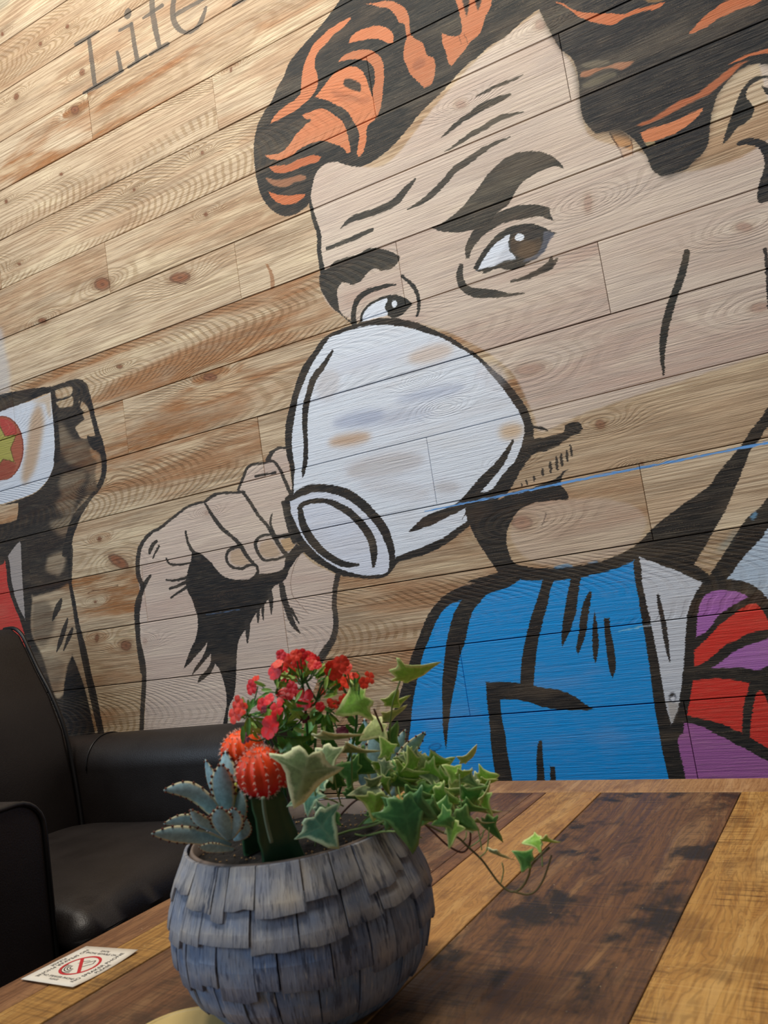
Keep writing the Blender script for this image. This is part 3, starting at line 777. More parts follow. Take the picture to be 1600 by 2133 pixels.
miss = k.ramp(k.math('ADD', k.math('MULTIPLY', fine, 0.5), k.math('MULTIPLY', grit, 0.5)), 0.55, 0.72, 0.0, 0.26)
pa = k.math('MULTIPLY', pi_.outputs['Alpha'], k.math('SUBTRACT', 1.0, miss))
pc = k.mix(k.ramp(fine2, 0.40, 0.75, 0.0, 0.10), pi_.outputs['Color'], base)
pc = k.mix(k.math('MULTIPLY', ring_n, 0.06), pc, base)
col = k.mix(pa, base, pc)
k.l(col, k.b.inputs['Base Color'])
k.b.inputs['Roughness'].default_value = 0.62
k.b.inputs['Specular IOR Level'].default_value = 0.28
hh = k.math('ADD', k.math('MULTIPLY', fine, 1.0), k.math('MULTIPLY', fine2, 0.6))
hh = k.math('ADD', hh, k.math('MULTIPLY', k.math('SUBTRACT', 1.0, ring_n), 0.45))
hh = k.math('ADD', hh, k.math('MULTIPLY', grit, 0.25))
k.bump(hh, 0.9, 0.0013)
M_PLANK = k.m
M_DARK = simple('dark_backing', (22, 19, 17), 0.9)

# ------------------------------------------------------------------ plank wall
wall = obj('wall_back', [(-3.6, D + .014, 0), (1.9, D + .014, 0), (1.9, D + .014, 3.0), (-3.6, D + .014, 3.0), (-3.6, D + .08, 0), (1.9, D + .08, 0), (1.9, D + .08, 3.0), (-3.6, D + .08, 3.0)],
           [(0, 1, 2, 3), (5, 4, 7, 6), (4, 0, 3, 7), (1, 5, 6, 2), (3, 2, 6, 7), (4, 5, 1, 0)], M_DARK)
tag(wall, 'plank wall painted with a comic mural of a red-haired man sipping from a white cup', kind='structure')
rnd = random.Random(11)
C0 = {0: -0.690, 1: -0.415, 2: -0.1435}
BRN = {3: (.65, .25, .675), 4: (.55, .45, .71), 5: (.5, .45, .78), 6: (.7, .2, .33), 7: (.45, .95, .12), 8: (.45, 1.0, .52), 9: (.5, .9, .41)}


def plank(x0, x1, z0, z1, y, k_):
    """one board: bevelled box with the paint coordinates of its place on the wall"""
    b = 0.0008
    cx, cz = (x0 + x1) / 2, (z0 + z1) / 2
    X = [x0, x0 + b, x1 - b, x1]; Z = [z0, z0 + b, z1 - b, z1]
    V = [(X[1], y, Z[1]), (X[2], y, Z[1]), (X[2], y, Z[2]), (X[1], y, Z[2]),
         (X[0], y + b, Z[0]), (X[3], y + b, Z[0]), (X[3], y + b, Z[3]), (X[0], y + b, Z[3]),
         (X[0], y + .013, Z[0]), (X[3], y + .013, Z[0]), (X[3], y + .013, Z[3]), (X[0], y + .013, Z[3])]
    F = [(0, 1, 2, 3), (4, 5, 1, 0), (5, 6, 2, 1), (6, 7, 3, 2), (7, 4, 0, 3), (8, 9, 5, 4), (9, 10, 6, 5), (10, 11, 7, 6), (11, 8, 4, 7), (11, 10, 9, 8)]
    me = mesh('plank', [(v[0] - cx, v[1] - y, v[2] - cz) for v in V], F)
    uvl = me.uv_layers.new(name='paint')
    for lp in me.loops:
        v = V[lp.vertex_index]
        uvl.data[lp.index].uv = ((v[0] - TX0) / TW, (v[2] - CAMZ - TZ0) / TH)
    o = link('plank', me, M_PLANK, wall)
    o.location = (cx, y, cz)
    t = rnd.random(); g = rnd.choice([.3, .5, .8, 1.0]); s = rnd.random()
    if k_ in BRN and x1 < -0.0:
        a = BRN[k_]
        t = a[0] + rnd.uniform(-.1, .1); g = min(1, a[1] + rnd.uniform(-.1, .1)); s = a[2] + rnd.uniform(-.004, .004)
    o.color = (t, g, s, 1)


for kk in range(-4, 20):
    zt = (1.1702 - 0.09557 * kk) * D + CAMZ
    zb = zt - 0.09557 * D
    zb = max(zb, 0.0)
    if zt <= 0.01 or zb > 3: continue
    xs = sorted(x for x in [(C0[kk % 3] + 0.8175 * j) * D for j in range(-3, 4)] if -3.55 < x < 1.85)
    xs = [-3.6] + xs + [1.9]
    for a, b in zip(xs[:-1], xs[1:]):
        gap = 0.0016 + 0.0009 * rnd.random()
        plank(a + .0004, b - .0004, zb + gap / 2, zt - gap / 2, D - rnd.random() * 0.0012, kk)

# floor
k = NT('dark_concrete_floor')
tc = k.n('ShaderNodeTexCoord')
f = k.noise(tc.outputs['Object'], 6, 5)
k.l(k.mix(f, rgba((40, 36, 33)), rgba((62, 56, 50))), k.b.inputs['Base Color'])
k.b.inputs['Roughness'].default_value = 0.6
k.bump(f, 0.2, 0.01)
fl_ = obj('floor', [(-3.6, -2.6, 0), (1.9, -2.6, 0), (1.9, D + .08, 0), (-3.6, D + .08, 0), (-3.6, -2.6, -.05), (1.9, -2.6, -.05), (1.9, D + .08, -.05), (-3.6, D + .08, -.05)],
          [(0, 1, 2, 3), (7, 6, 5, 4), (4, 5, 1, 0), (5, 6, 2, 1), (6, 7, 3, 2), (7, 4, 0, 3)], k.m)
tag(fl_, kind='structure')

# ------------------------------------------------------------------ armchair
k = NT('dark_brown_leather')
tc = k.n('ShaderNodeTexCoord')
f1 = k.noise(tc.outputs['Object'], 9, 4)
f2 = k.noise(tc.outputs['Object'], 420, 2)
k.l(k.mix(f1, rgba((19, 15, 14)), rgba((33, 26, 23))), k.b.inputs['Base Color'])
k.l(k.ramp(f1, 0.3, 0.7, 0.40, 0.50), k.b.inputs['Roughness'])
k.b.inputs['Specular IOR Level'].default_value = 0.55
k.bump(k.math('ADD', f2, k.math('MULTIPLY', f1, 2.0)), 0.35, 0.0012)
M_LEA = k.m
M_PIPE = simple('black_piping', (17, 15, 15), 0.4)
M_LEG = simple('dark_wood_leg', (40, 26, 18), 0.5)


def extrude_profile(name, prof, axis, a, b, mat, parent, bev=0.012, seg=3):
    """prof: closed list of (p, q); axis 'x' -> (Y, Z) section, axis 'y' -> (X, Z) section, swept from a to b"""
    n = len(prof)
    V = []
    for t in (a, b):
        for p, q_ in prof:
            V.append((t, p, q_) if axis == 'x' else (p, t, q_))
    F = [tuple(range(n)), tuple(range(2 * n - 1, n - 1, -1))] + [(i, i + n, (i + 1) % n + n, (i + 1) % n) for i in range(n)]
    o = obj(name, V, F, mat, parent)
    bm = bmesh.new(); bm.from_mesh(o.data); bmesh.ops.recalc_face_normals(bm, faces=bm.faces); bm.to_mesh(o.data); bm.free()
    m = bevel_mod(o, bev, seg); m.angle_limit = math.radians(40)
    o.data.polygons.foreach_set('use_smooth', [True] * len(o.data.polygons))
    w = o.modifiers.new('wn', 'WEIGHTED_NORMAL'); w.keep_sharp = False
    return o


def tube(name, pts, r, mat, parent, n=8, closed=False, kind=None):
    P = [Vector(p) for p in pts]
    V = []; F = []
    rr = r if isinstance(r, (list, tuple)) else [r] * len(P)
    up = None
    for i, p in enumerate(P):
        t = (P[min(i + 1, len(P) - 1)] - P[max(i - 1, 0)]).normalized()
        if up is None:
            up = t.orthogonal().normalized()
        else:
            up = (up - t * up.dot(t)).normalized()
        s = t.cross(up)
        for j in range(n):
            a = 2 * math.pi * j / n
            V.append(p + (up * math.cos(a) + s * math.sin(a)) * rr[i])
    for i in range(len(P) - 1):
        for j in range(n):
            F.append((i * n + j, i * n + (j + 1) % n, (i + 1) * n + (j + 1) % n, (i + 1) * n + j))
    F.append(tuple(range(n - 1, -1, -1))); F.append(tuple((len(P) - 1) * n + j for j in range(n)))
    o = obj(name, V, F, mat, parent, True)
    if kind: o['kind'] = kind
    return o


def smooth3(pts, n=6):
    P = [Vector(p) for p in pts]
    out = []
    for i in range(len(P) - 1):
        a0 = P[max(i - 1, 0)]; a1 = P[i]; a2 = P[i + 1]; a3 = P[min(i + 2, len(P) - 1)]
        for j in range(n):
            t = j / n
            out.append(0.5 * ((2 * a1) + (a2 - a0) * t + (2 * a0 - 5 * a1 + 4 * a2 - a3) * t * t + (3 * a1 - a0 - 3 * a2 + a3) * t ** 3))
    out.append(P[-1])
    return out


CH = Vector((-1.35, 1.065, 0))
chair = thing('armchair', 'dark brown leather tub armchair facing right in front of the plank wall', 'armchair', CH)


def loc(o):
    o.location = -CH
    return o


def rect_round(p0, p1, q0, q1, r_top, seg=10):
    """section with a fully rounded top of radius r_top"""
    out = [(p0, q0), (p1, q0)]
    for i in range(seg + 1):
        a = math.pi / 2 * i / seg
        out.append((p1 - r_top + r_top * math.cos(a), q1 - r_top + r_top * math.sin(a)))
    for i in range(seg + 1):
        a = math.pi / 2 + math.pi / 2 * i / seg
        out.append((p0 + r_top + r_top * math.cos(a), q1 - r_top + r_top * math.sin(a)))
    return out


Z = CAMZ
arm_far = loc(extrude_profile('armrest', rect_round(1.295, 1.435, 0.10, Z - 0.208, 0.068, 10), 'x', -1.74, -0.99, M_LEA, chair, 0.010))
arm_near = loc(extrude_profile('armrest', rect_round(0.690, 0.832, 0.10, Z - 0.207, 0.045, 8), 'x', -1.74, -1.045, M_LEA, chair, 0.010))
prof = [(-1.50, 0.34), (-1.505, 0.44), (-1.512, 0.52), (-1.528, 0.62), (-1.560, 0.70), (-1.597, 0.765), (-1.622, 0.815), (-1.640, 0.848), (-1.665, 0.866), (-1.70, 0.868),
        (-1.735, 0.855), (-1.75, 0.83), (-1.755, 0.70), (-1.75, 0.34)]
back = loc(extrude_profile('backrest', prof, 'y', 0.836, 1.291, M_LEA, chair, 0.012))
pipe_pts = [(p[0] + .002, 1.290, p[1]) for p in prof[:10]]
loc(tube('piping', smooth3(pipe_pts, 4), 0.0045, M_PIPE, back))
back.children[0].location = (0, 0, 0)
pipe_pts = [(p[0] + .002, 0.838, p[1]) for p in prof[:10]]
tube('piping', smooth3(pipe_pts, 4), 0.0045, M_PIPE, back)
ap = rect_round(0.694, 0.829, 0.12, Z - 0.210, 0.045, 6)[1:]
tube('piping', [(-1.044, p, q_) for p, q_ in ap] + [(-1.044, 0.694, 0.12)], 0.004, M_PIPE, arm_near)
ap = rect_round(1.299, 1.431, 0.12, Z - 0.212, 0.066, 8)[1:]
tube('piping', [(-0.989, p, q_) for p, q_ in ap] + [(-0.989, 1.299, 0.12)], 0.004, M_PIPE, arm_far)
# seam across the far arm
sp = rect_round(1.2935, 1.4365, 0.42, Z - 0.2065, 0.069, 10)[1:]
tube('seam', [(-1.475, p, q_) for p, q_ in sp], 0.0016, M_PIPE, arm_far, 6)

# seat cushion: puffed grid with a gathered front corner
N1, N2 = 26, 24
V = []; F = []
x0_, x1_, y0_, y1_ = -1.53, -1.0, 0.836, 1.293
for side in (0, 1):
    for i in range(N1 + 1):
        for j in range(N2 + 1):
            u_ = i / N1; v_ = j / N2
            eu = (1 - abs(2 * u_ - 1) ** 5); ev = (1 - abs(2 * v_ - 1) ** 6)
            puff = max(0.0, eu * ev) ** 0.35
            x = x0_ + (x1_ - x0_) * u_; y = y0_ + (y1_ - y0_) * v_
            zt = Z - 0.42 + 0.048 * puff + 0.010 * math.sin(math.pi * u_) * math.sin(math.pi * v_)
            if side == 0:
                d1 = math.hypot((x - -1.04) / .10, (y - .87) / .07)
                a = math.atan2(y - .845, x + 1.02)
                zt += -0.010 * math.exp(-((a - 2.0) / .12) ** 2) * math.exp(-(d1 / 1.2) ** 2) - 0.006 * math.exp(-((a - 1.2) / .10) ** 2) * math.exp(-(d1) ** 2)
                zt += 0.0012 * mnoise.noise(Vector((x * 12, y * 30, 0)))
            else:
                zt = Z - 0.42 - 0.06 * puff
            V.append((x, y, zt))
m_ = (N1 + 1) * (N2 + 1)
for s in (0, 1):
    for i in range(N1):
        for j in range(N2):
            a = s * m_ + i * (N2 + 1) + j
            q4 = (a, a + N2 + 1, a + N2 + 2, a + 1)
            F.append(q4 if s == 0 else q4[::-1])
seat = obj('seat_cushion', V, F, M_LEA, chair, True)
bm = bmesh.new(); bm.from_mesh(seat.data)
bmesh.ops.remove_doubles(bm, verts=bm.verts, dist=0.0005)
bmesh.ops.recalc_face_normals(bm, faces=bm.faces)
bm.to_mesh(seat.data); bm.free(); loc(seat)
loc(extrude_profile('seat_base', [(-1.74, 0.10), (-1.03, 0.10), (-1.03, Z - 0.475), (-1.74, Z - 0.475)], 'y', 0.834, 1.293, M_LEA, chair, 0.012))
for x, y in ((-1.70, .73), (-1.70, 1.40), (-1.08, .73), (-1.04, 1.40)):
    V = [(x + sx_ * w, y + sy_ * w, z) for z, w in ((0, .014), (.10, .022)) for sx_, sy_ in ((-1, -1), (1, -1), (1, 1), (-1, 1))]
    o = loc(obj('leg', V, [(3, 2, 1, 0), (4, 5, 6, 7), (0, 1, 5, 4), (1, 2, 6, 5), (2, 3, 7, 6), (3, 0, 4, 7)], M_LEG, chair))

# ------------------------------------------------------------------ table of reclaimed boards
TA = 0.0788
TZ = Z - 0.33
table = thing('coffee_table', 'low table of reclaimed brown and honey boards holding the plant pot', 'table', (0, 0, 0), -TA)


def board_mat(name, c1, c2, c3, dark, seed, saw=0.3, stain=0.5):
    """c1/c2 grain colours, c3 worn colour, dark = stain colour; boards run along local Y"""
    k = NT(name)
    tc = k.n('ShaderNodeTexCoord')
    x, y, z = k.sep(tc.outputs['Object'])
    g = k.noise(k.xyz(k.math('MULTIPLY', x, 220.0), k.math('MULTIPLY', y, 9.0), seed), 1.0, 3.0, 0.6)
    w = k.noise(k.xyz(k.math('MULTIPLY', x, 26.0), k.math('MULTIPLY', y, 4.5), seed + 3.0), 1.0, 4.0, 0.6, 0.6)
    s = k.noise(k.xyz(k.math('MULTIPLY', x, 14.0), k.math('MULTIPLY', y, 11.0), seed + 7.0), 1.0, 5.0, 0.6, 0.3)
    sw = k.noise(k.xyz(k.math('MULTIPLY', x, 9.0), k.math('MULTIPLY', y, 300.0), seed + 1.0), 1.0, 2.0, 0.5)
    swm = k.noise(k.xyz(k.math('MULTIPLY', x, 22.0), k.math('MULTIPLY', y, 5.0), seed + 5.0), 1.0, 3.0)
    spk = k.noise(k.xyz(k.math('MULTIPLY', x, 330.0), k.math('MULTIPLY', y, 330.0), seed), 1.0, 1.0)
    c = k.mix(k.ramp(g, 0.35, 0.65), rgba(c1), rgba(c2))
    c = k.mix(k.ramp(w, 0.50, 0.66, 0, 0.8), c, rgba(c3))
    rg = k.math('SINE', k.math('ADD', k.math('MULTIPLY', x, 500.0), k.math('MULTIPLY', w, 90.0)))
    c = k.mix(k.ramp(rg, 0.3, 1.0, 0, 0.32), c, rgba(dark))
    c = k.mix(k.ramp(s, 0.50, 0.63, 0, stain), c, rgba(dark))
    swf = k.math('MULTIPLY', k.ramp(sw, 0.50, 0.68, 0, 1.0), k.ramp(swm, 0.44, 0.60, 0, saw))
    c = k.mix(swf, c, rgba(dark))
    c = k.mix(k.ramp(sw, 0.40, 0.28, 0, saw * 0.5), c, rgba(c3))
    c = k.mix(k.ramp(spk, 0.78, 0.82, 0, 0.6), c, rgba((214, 196, 160)))
    k.l(c, k.b.inputs['Base Color'])
    k.l(k.ramp(g, 0.3, 0.7, 0.42, 0.58), k.b.inputs['Roughness'])
    k.b.inputs['Specular IOR Level'].default_value = 0.35
    k.bump(k.math('ADD', k.math('MULTIPLY', g, 0.6), k.math('ADD', k.math('MULTIPLY', w, 1.2), k.math('MULTIPLY', sw, 0.5))), 0.8, 0.0016)
    return k.m


BR = board_mat('umber_board', (98, 66, 44), (118, 82, 54), (140, 106, 72), (56, 44, 34), 2.0, 0.35, 0.7)
BR2 = board_mat('dark_stained_board', (102, 72, 48), (124, 88, 58), (152, 116, 78), (48, 42, 36), 5.3, 0.35, 0.95)
BR3 = board_mat('red_brown_board', (112, 76, 50), (134, 94, 62), (154, 112, 74), (74, 52, 38), 12.7, 0.3, 0.4)
HO = board_mat('honey_board', (172, 124, 68), (190, 142, 82), (200, 156, 96), (106, 72, 42), 8.1, 0.25, 0.5)
HO2 = board_mat('golden_board', (176, 128, 64), (196, 150, 82), (208, 166, 100), (96, 64, 32), 15.2, 0.95, 0.45)
HO3 = board_mat('ochre_edge_board', (150, 108, 56), (176, 132, 70), (206, 166, 98), (88, 64, 38), 21.4, 0.4, 0.6)
TAN = board_mat('tan_end_board', (166, 124, 80), (184, 140, 94), (196, 156, 110), (118, 80, 50), 30.4, 0.2, 0.5)


def board(u0, u1, v0, v1, mat, dz=0.0, name='board'):
    g = 0.0006
    o = obj(name, [(x, y, z) for z in (TZ - .028 + dz, TZ + dz) for x, y in ((u0 + g, v0 + g), (u1 - g, v0 + g), (u1 - g, v1 - g), (u0 + g, v1 - g))],
            [(3, 2, 1, 0), (4, 5, 6, 7), (0, 1, 5, 4), (1, 2, 6, 5), (2, 3, 7, 6), (3, 0, 4, 7)], mat, table)
    bevel_mod(o, 0.0012, 2)
    return o


V0, V1, V2 = 0.12, 1.192, 1.262
board(-0.832, -0.777, V0, V1, BR3)
board(-0.777, -0.712, V0, V1, HO3, 0.0004)
board(-0.712, -0.520, V0, V1, BR, -0.0003)
board(-0.520, -0.498, V0, V1, BR3, 0.0002)
board(-0.498, -0.411, V0, V1, HO, 0.0002)
board(-0.411, -0.2145, V0, V1, BR2, -0.0002)
board(-0.2145, -0.045, V0, V1, HO2, 0.0005)
board(-0.045, 0.10, V0, V1, BR3)
board(0.10, 0.22, V0, V1, HO)
board(-0.832, 0.22, V1, V2, TAN, 0.0003, 'end_board')
board(-0.832, 0.22, V0 - .07, V0, TAN, 0.0003, 'end_board')
M_FR = simple('dark_table_frame', (46, 32, 24), 0.6)


def boxobj(name, x0, x1, y0, y1, z0, z1, mat, parent):
    return obj(name, [(x, y, z) for z in (z0, z1) for x, y in ((x0, y0), (x1, y0), (x1, y1), (x0, y1))],
               [(3, 2, 1, 0), (4, 5, 6, 7), (0, 1, 5, 4), (1, 2, 6, 5), (2, 3, 7, 6), (3, 0, 4, 7)], mat, parent)


for a in [(-0.80, -0.775, .09, 1.22), (0.165, 0.19, .09, 1.22), (-0.775, .165, .09, .115), (-0.775, .165, 1.195, 1.22)]:
    boxobj('apron', *a, TZ - .10, TZ - .0285, M_FR, table)
for x, y in ((-.80, .09), (.12, .09), (-.80, 1.15), (.12, 1.15)):
    boxobj('leg', x, x + .07, y, y + .07, 0, TZ - .0285, M_FR, table)

# ------------------------------------------------------------------ printed card
M_CARD = simple('white_card', (226, 218, 202), 0.7, 0.03)
M_RED = simple('red_print', (190, 34, 40), 0.7, 0.05)
M_INK = simple('black_print', (48, 44, 44), 0.7, 0.05)


def table_pt(px, py, dz=0.0):
    r = ray(px, py); t = (-0.33 + dz) / r[2]
    return Vector((r[0] * t, r[1] * t, TZ + dz))


c00, c01, c11, c10 = [table_pt(*p, 0.001) for p in ((44, 2042), (180, 1971), (288, 1983), (152, 2061))]   # left-near, left-far, right-far, right-near
cc = (c00 + c01 + c11 + c10) / 4
cc.z = TZ + 0.0006
card = thing('warning_card', 'white printed card with a red prohibition circle lying at the table edge', 'card', cc)


def card_pt(a, b, lift=0.0):
    """a: along the near-left -> near-right side, b: towards the far side, both 0..1"""
    p = (c00 * (1 - a) + c10 * a) * (1 - b) + (c01 * (1 - a) + c11 * a) * b
    curl = 0.0022 * (abs(2 * b - 1) ** 2) * a + 0.0012 * (1 - a) * (1 - b)
    return Vector((p.x, p.y, TZ + 0.0007 + curl + lift)) - cc


V = []; F = []
n = 8
for s, z in ((0, 0.0), (1, 0.0005)):
    for i in range(n + 1):
        for j in range(n + 1):
            V.append(card_pt(i / n, j / n, z))
m_ = (n + 1) ** 2
for i in range(n):
    for j in range(n):
        a = i * (n + 1) + j
        F.append((a + m_, a + m_ + n + 1, a + m_ + n + 2, a + m_ + 1)); F.append((a, a + 1, a + n + 2, a + n + 1))
    for a, b in ((i * (n + 1), (i + 1) * (n + 1)), ((i + 1) * (n + 1) + n, i * (n + 1) + n)):
        F.append((a, b, b + m_, a + m_))
    for a, b in ((i + 1, i), (n * (n + 1) + i, n * (n + 1) + i + 1)):
        F.append((a, b, b + m_, a + m_))
obj('sheet', V, F, M_CARD, card, True)


def flat_print(name, rings, mat):
    """rings: list of quads strips in card coordinates"""
    V = []; F = []
    for strip in rings:
        b0 = len(V)
        for (p, q_) in strip:
            V.append(card_pt(*p, 0.0007)); V.append(card_pt(*q_, 0.0007))
        for i in range(len(strip) - 1):
            F.append((b0 + 2 * i, b0 + 2 * i + 1, b0 + 2 * i + 3, b0 + 2 * i + 2))
    return obj(name, V, F, mat, card)


def arc(cx, cy, r0, r1, a0, a1, n=40):
    return [((cx + r0 * math.cos(a), cy + r0 * math.sin(a)), (cx + r1 * math.cos(a), cy + r1 * math.sin(a))) for a in np.linspace(a0, a1, n)]


def seg(x0, y0, x1, y1, w):
    dx, dy = x1 - x0, y1 - y0
    L_ = math.hypot(dx, dy); nx, ny = -dy / L_ * w / 2, dx / L_ * w / 2
    return [((x0 + nx, y0 + ny), (x0 - nx, y0 - ny)), ((x1 + nx, y1 + ny), (x1 - nx, y1 - ny))]


flat_print('red_circle', [arc(.5, .5, .225, .262, 0, 2 * math.pi, 48), seg(.68, .33, .33, .67, .045)], M_RED)
flat_print('sound_icon', [arc(.46, .46, r_, r_ + .014, math.pi * .95, math.pi * 1.65, 14) for r_ in (.06, .095, .13, .165)] +
           [seg(.50, .56, .60, .66, .012), seg(.60, .66, .64, .58, .012), seg(.64, .58, .56, .48, .012), seg(.52, .64, .44, .60, .012), seg(.44, .60, .40, .54, .01)], M_INK)


def text_print(lines, mat):
    for txt, size, a, b, rot in lines:
        cu = bpy.data.curves.new('t', 'FONT')
        cu.body = txt; cu.size = size; cu.align_x = 'CENTER'; cu.align_y = 'CENTER'; cu.resolution_u = 2
        to = bpy.data.objects.new('t', cu)
        COL.objects.link(to)
        bpy.context.view_layer.update()
        me = bpy.data.meshes.new_from_object(to.evaluated_get(bpy.context.evaluated_depsgraph_get()))
        bpy.data.objects.remove(to)
        ca, sa = math.cos(rot), math.sin(rot)
        for v in me.vertices:
            x, y = v.co.x, v.co.y
            v.co = card_pt(a + x * ca - y * sa, b + x * sa + y * ca, 0.0008)
        me.materials.clear()
        link('lettering', me, mat, card)


# the words run around all four sides, each line facing outwards
HP = math.pi / 2
text_print([('NO SPEAKER PHONE', .085, .84, .50, HP), ('PLEASE', .075, .925, .50, HP),
            ('NO SPEAKER PHONE', .085, .16, .50, -HP), ('PLEASE', .075, .075, .50, -HP),
            ('NO SPEAKER PHONE', .062, .50, .17, 0), ('PLEASE', .055, .50, .105, 0),
            ('NO SPEAKER PHONE', .062, .50, .83, math.pi), ('PLEASE', .055, .50, .895, math.pi)], M_INK)

# ------------------------------------------------------------------ cream lid at the very front
lp = table_pt(375, 2178)
M_CR = simple('cream_ceramic', (196, 172, 112), 0.5, 0.04)
coaster = thing('coaster', 'round cream coaster at the near edge of the picture left of the plant pot', 'coaster', (lp.x, lp.y, TZ))
V = []; F = []
pr_ = [(0.0, 0.0), (.046, 0.0), (.049, .0015), (.049, .0045), (.0475, .006), (.044, .0063), (.043, .0055), (0.0, .0055)]
n = 48
for r_, z in pr_[1:-1]:
    for j in range(n):
        a = 2 * math.pi * j / n
        V.append((r_ * math.cos(a), r_ * math.sin(a), z + .0006))
for i in range(len(pr_) - 3):
    for j in range(n):
        F.append((i * n + j, i * n + (j + 1) % n, (i + 1) * n + (j + 1) % n, (i + 1) * n + j))
F.append(tuple(range(n - 1, -1, -1))); F.append(tuple((len(pr_) - 3) * n + j for j in range(n)))
obj('disc', V, F, M_CR, coaster, False)

# ------------------------------------------------------------------ plant pot clad in shingles
PC = Vector((-0.428, 0.592, TZ + 0.0006))
RM = 0.1095
pot = thing('planter', 'round blue grey planter bowl clad in weathered wooden shingles', 'planter', PC)
PROF = [(0.0, .47), (.004, .52), (.012, .66), (.025, .79), (.04, .885), (.06, .960), (.08, .985), (.10, .965), (.12, .915), (.135, .865), (.143, .835)]


def prad(z):
    zs = [p[0] for p in PROF]; rs_ = [p[1] for p in PROF]
    return float(np.interp(z, zs, rs_)) * RM


M_BOWL = simple('grey_clay', (112, 98, 88), 0.8, 0.12, 120, 0.3)
n = 64
V = []; F = []
prof_in = [(z, prad(z) - .002) for z, _ in PROF] + [(.145, .835 * RM - .003), (.145, .79 * RM), (.118, .83 * RM)]
for z, r_ in prof_in:
    for j in range(n):
        a = 2 * math.pi * j / n
        V.append((r_ * math.cos(a), r_ * math.sin(a), z))
for i in range(len(prof_in) - 1):
    for j in range(n):
        F.append((i * n + j, i * n + (j + 1) % n, (i + 1) * n + (j + 1) % n, (i + 1) * n + j))
F.append(tuple(range(n - 1, -1, -1)))
bowl = obj('bowl', V, F, M_BOWL, pot, True)

k = NT('weathered_shingle')
tc = k.n('ShaderNodeTexCoord')
oi = k.n('ShaderNodeObjectInfo')
x, y, z = k.sep(tc.outputs['UV'])
sd = k.math('MULTIPLY', oi.outputs['Random'], 91.0)
st = k.noise(k.xyz(k.math('MULTIPLY_ADD', x, 620.0, sd), k.math('MULTIPLY', y, 60.0), sd), 1.0, 4.0, 0.65)
st2 = k.noise(k.xyz(k.math('MULTIPLY_ADD', x, 170.0, sd), k.math('MULTIPLY', y, 30.0), sd), 1.0, 4.0, 0.65)
big = k.noise(k.xyz(k.math('MULTIPLY', x, 30.0), k.math('MULTIPLY', y, 30.0), sd), 1.0, 3.0)
vc = k.n('ShaderNodeVertexColor', layer_name='wear_toplight')
wear_toplight = k.n('ShaderNodeSeparateColor'); k.l(vc.outputs[0], wear_toplight.inputs[0])
c = k.mix(k.ramp(big, 0.35, 0.65), rgba((72, 108, 154)), rgba((106, 136, 174)))
c = k.mix(k.math('MULTIPLY', wear_toplight.outputs[0], k.ramp(big, 0.3, 0.7, 0.6, 1.0)), c, rgba((172, 164, 152)))  # warm grey: patchy wear plus overhead light painted into the upper rows
c = k.mix(k.ramp(st, 0.55, 0.66, 0, 0.7), c, rgba((48, 58, 78)))
c = k.mix(k.math('MULTIPLY', k.ramp(st2, 0.52, 0.62, 0, 1.0), k.ramp(oi.outputs['Random'], 0.3, 0.9, 0.25, 0.95)), c, rgba((44, 54, 74)))
c = k.mix(k.ramp(st, 0.44, 0.32, 0, 0.5), c, rgba((190, 190, 186)))
c = k.mix(k.math('MULTIPLY', wear_toplight.outputs[1], 0.85), c, rgba((44, 58, 84)))
k.l(c, k.b.inputs['Base Color'])
k.b.inputs['Roughness'].default_value = 0.75
k.bump(k.math('ADD', st, st2), 0.6, 0.0012)
M_SH = k.m

